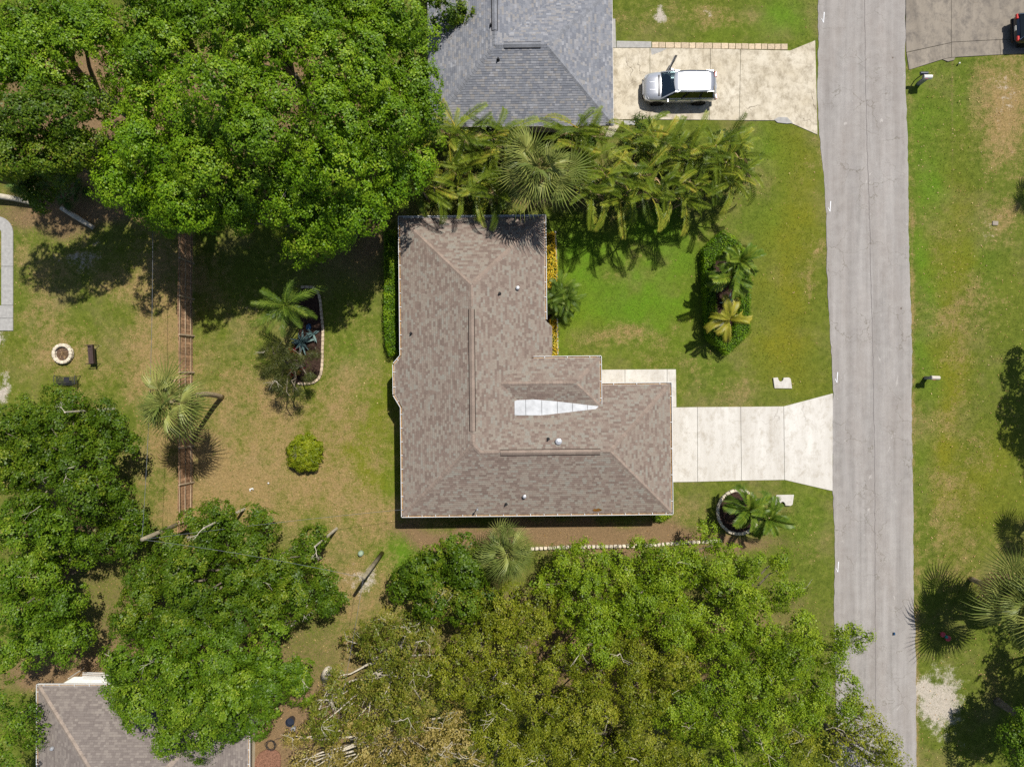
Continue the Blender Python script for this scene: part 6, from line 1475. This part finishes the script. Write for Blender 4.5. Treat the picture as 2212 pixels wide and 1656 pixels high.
    # wheels
    for x in (1.42, -1.32):
        for s in (-1, 1):
            y = s * .84 * Wd / 1.9
            wc = Matrix.Translation((x, y, .34)) @ Matrix.Rotation(R(-90 * s), 4, 'X')
            def lath(prof, nn):
                q = MB(); q.lathe((0, 0, 0), prof, nn); q.v = [tuple(wc @ Vector(v)) for v in q.v]; return q
            mbA = lath([(.46, -.02), (.46, .108), (.40, .112), (.38, -.02)], 24); part('wheel_arch', mbA, M_TRIM)
            ty = part('wheel', lath([(.24, -.1), (.33, -.1), (.345, -.06), (.345, .1), (.325, .125), (.25, .125)], 24), M_TYRE)
            part('rim', lath([(.25, .0), (.25, .10), (.22, .085), (.06, .10), (.0, .105)], 20), M_TRIM, ty)
            for k in range(5):
                a = 2 * math.pi * k / 5; q = MB(); q.bar((.05 * math.cos(a), .05 * math.sin(a), .115), (.235 * math.cos(a), .235 * math.sin(a), .105), .05, .02); q.v = [tuple(wc @ Vector(v)) for v in q.v]; part('spoke', q, M_RIM, ty)
    if door_open:
        hx, hy = .80, -.93; an = R(64); d = Vector((-math.cos(an), -math.sin(an), 0)); o_ = Vector((-d.y, d.x, 0))
        hp = Vector((hx, hy, 0)); e = hp + d * 1.12
        mb = MB()
        prof = [(hp + Vector((0, 0, .38))), (e + Vector((0, 0, .42))), (e + d * .06 + Vector((0, 0, .75))), (e + Vector((0, 0, 1.0))), (hp + Vector((0, 0, 1.0)))]
        th = o_ * .07; k_ = len(prof)
        mb.add([p + th for p in prof] + [p - th for p in prof], [tuple(range(k_)), tuple(range(k_, 2 * k_))[::-1]] + [(i, k_ + i, k_ + (i + 1) % k_, (i + 1) % k_) for i in range(k_)]); dr = part('open_door', mb, paint, bevel=.02); mb = MB(); mb.add([p - th * 1.06 - d * .04 for p in prof] + [p - th * .9 - d * .04 for p in prof], [tuple(range(k_))[::-1], tuple(range(k_, 2 * k_))] + [(i, (i + 1) % k_, k_ + (i + 1) % k_, k_ + i) for i in range(k_)]); part('door_lining', mb, M_TRIM, dr); mb = MB(); mb.bar(hp + Vector((0, 0, 1.012)), e + Vector((0, 0, 1.012)), .11, .02); part('window_sill', mb, M_TRIM, dr)
        inn = o_ * (.2 if o_.x > 0 else -.2); lean_ = Vector((0, .16, 0))
        q1, q2, q3, q4 = hp + d * .03 + Vector((0, 0, 1.02)), e + Vector((0, 0, 1.02)), e - d * .12 + Vector((0, 0, 1.58)) + lean_, hp + d * .62 + Vector((0, 0, 1.58)) + lean_
        mb = MB(); mb.tube([q1, q4, q3, q2], .022, 6); part('window_frame', mb, M_TRIM, dr)
        part('window', quad(q1, q2, q3, q4, .006), M_CARGLASS, dr)
        mb = MB(); c_ = hp + d * .16 - o_ * .19 + Vector((0, 0, 1.06)); mb.T = T
        Mx = Matrix.Translation(c_) @ Matrix.Rotation(math.atan2(d.y, d.x), 4, 'Z'); mb.box((0, 0, 0), (.13, .24, .15), M=Mx); part('wing_mirror', mb, paint, dr, bevel=.04)
    return root
car('silver suv on the beige driveway with one front door open', 11.0, 19.42, R(180.5), P_SILVER, True)
car('dark blue car at the right edge on the grey driveway', 35.2, 23.3, R(2), P_DARK, False, 4.5, 1.85, 1.5, 'parked_car')

# ------------------------------------------------------------------ grass blades over the lawns
def grass(n, seed):
    r_ = np.random.RandomState(seed)
    x = r_.uniform(-34.6, 34.6, n); y = r_.uniform(-26, 26, n)
    dx = x * PX + CX; dy = CY - y * PX
    ok = np.ones(n, bool)
    la = np.interp(dy, [p[1] for p in left], [p[0] for p in left]); ra = np.interp(dy, [p[1] for p in right], [p[0] for p in right])
    ok &= ~((dx > la - 1) & (dx < ra + 1))
    for p in ([(1268, 797), (1461, 797), (1462, 878), (1694, 876), (1800, 848), (1800, 1062), (1694, 1038), (1438, 1043), (1438, 840), (1268, 838)],
              [(1318, 86), (1700, 94), (1710, 108), (1762, 86), (1767, 292), (1690, 263), (1346, 272), (1320, 298), (1304, 298), (1318, 258)],
              [(1955, -20), (2230, -20), (2230, 118), (2064, 127), (2040, 134), (1963, 153)], [(-20, 465), (10, 467), (29, 490), (30, 716), (-20, 716)],
              [(872, 480), (1172, 480), (1176, 780), (1290, 780), (1290, 838), (1440, 838), (1440, 1098), (880, 1098)], cir, HEX_O, edge_b + [(625, 815), (640, 700)], [(1176, 505), (1205, 505), (1206, 772), (1176, 772)],
              [(1668, 812), (1714, 812), (1714, 842), (1668, 842)], [(1670, 1064), (1718, 1064), (1718, 1094), (1670, 1094)], [(95, 1490), (530, 1490), (530, 1660), (95, 1660)], [(960, -20), (1318, -20), (1318, 262), (950, 262)]):
        ok &= ~in_poly(dx, dy, p)
    ga_ = gattrs(x, y)
    keep = r_.uniform(0, 1, n) > np.clip(ga_['bare'] * 1.1 + ga_['litter'] * .75 + ga_['dry'] * .3, 0, .97)
    ok &= keep
    x, y = x[ok], y[ok]; m = len(x); at = {k: v[ok] for k, v in ga_.items()}
    hgt = r_.uniform(-.035, .0, m) * (.8 + .5 * at['lush']); a = r_.uniform(0, 6.283, m); w_ = r_.uniform(.008, .018, m)
    ln = r_.uniform(.03, .09, m); b = r_.uniform(0, 6.283, m)
    z0 = -.055
    B0 = np.stack([x + w_ * np.cos(a), y + w_ * np.sin(a), np.full(m, z0)], 1); B1 = np.stack([x - w_ * np.cos(a), y - w_ * np.sin(a), np.full(m, z0)], 1)
    Tp = np.stack([x + ln * np.cos(b), y + ln * np.sin(b), hgt], 1)
    V = np.stack([B0, B1, Tp], 1).reshape(-1, 3); F = np.arange(m * 3).reshape(m, 3)
    me = fast_mesh('grass', V, F, M_LAWN, {k: ('FACE', v) for k, v in at.items()})
    o = bpy.data.objects.new('grass', me); col.objects.link(o); tag(o, 'short patchy lawn grass over the yards and verges', 'grass', kind='stuff')
    return m
ng = grass(420000, 77)
# fallen leaves on the open ground
r_ = np.random.RandomState(91); n = 26000
x = r_.uniform(-34.4, 34.4, n); y = r_.uniform(-25.8, 25.8, n); ga_ = gattrs(x, y); dx = x * PX + CX; dy = CY - y * PX
ok = (r_.uniform(0, 1, n) < .12 + .5 * ga_['litter'] + .28 * (dx > 1985) + .25 * (dx < 820) * (dy > 600)) & ~((dx > 1765) & (dx < 1982)) & ~((dx > 862) & (dx < 1455) & (dy > 470) & (dy < 1115)) & ~((dx > 1300) & (dx < 1800) & (dy > 86) & (dy < 300)) & ~((dx > 1430) & (dx < 1800) & (dy > 840) & (dy < 1065)) & ~((dx > 1955) & (dy < 155))
x, y = x[ok], y[ok]; P = np.stack([x, y, np.full(len(x), -.018)], 1); Nn = unit(np.array([0, 0, 1.0]) + r_.normal(size=(len(x), 3)) * .25)
V, F = leaf_cloud(P, Nn, .085, .6)
LEAF_FALL = leafmat('fallen leaves', [(0, srgb(124, 92, 52)), (.5, srgb(178, 142, 88)), (1, srgb(226, 196, 138))], trans=.05)
o = bpy.data.objects.new('fallen_leaves', fast_mesh('fallen_leaves', V, F, LEAF_FALL, {'rnd': ('FACE', r_.uniform(0, 1, len(F))), 'clump': ('FACE', r_.uniform(0, 1, len(F)))})); col.objects.link(o); tag(o, 'tan fallen leaves strewn over the lawns', 'leaves', kind='stuff')
print('leaves', N_LEAF[0], 'grass', ng, 'objects', len(bpy.data.objects))
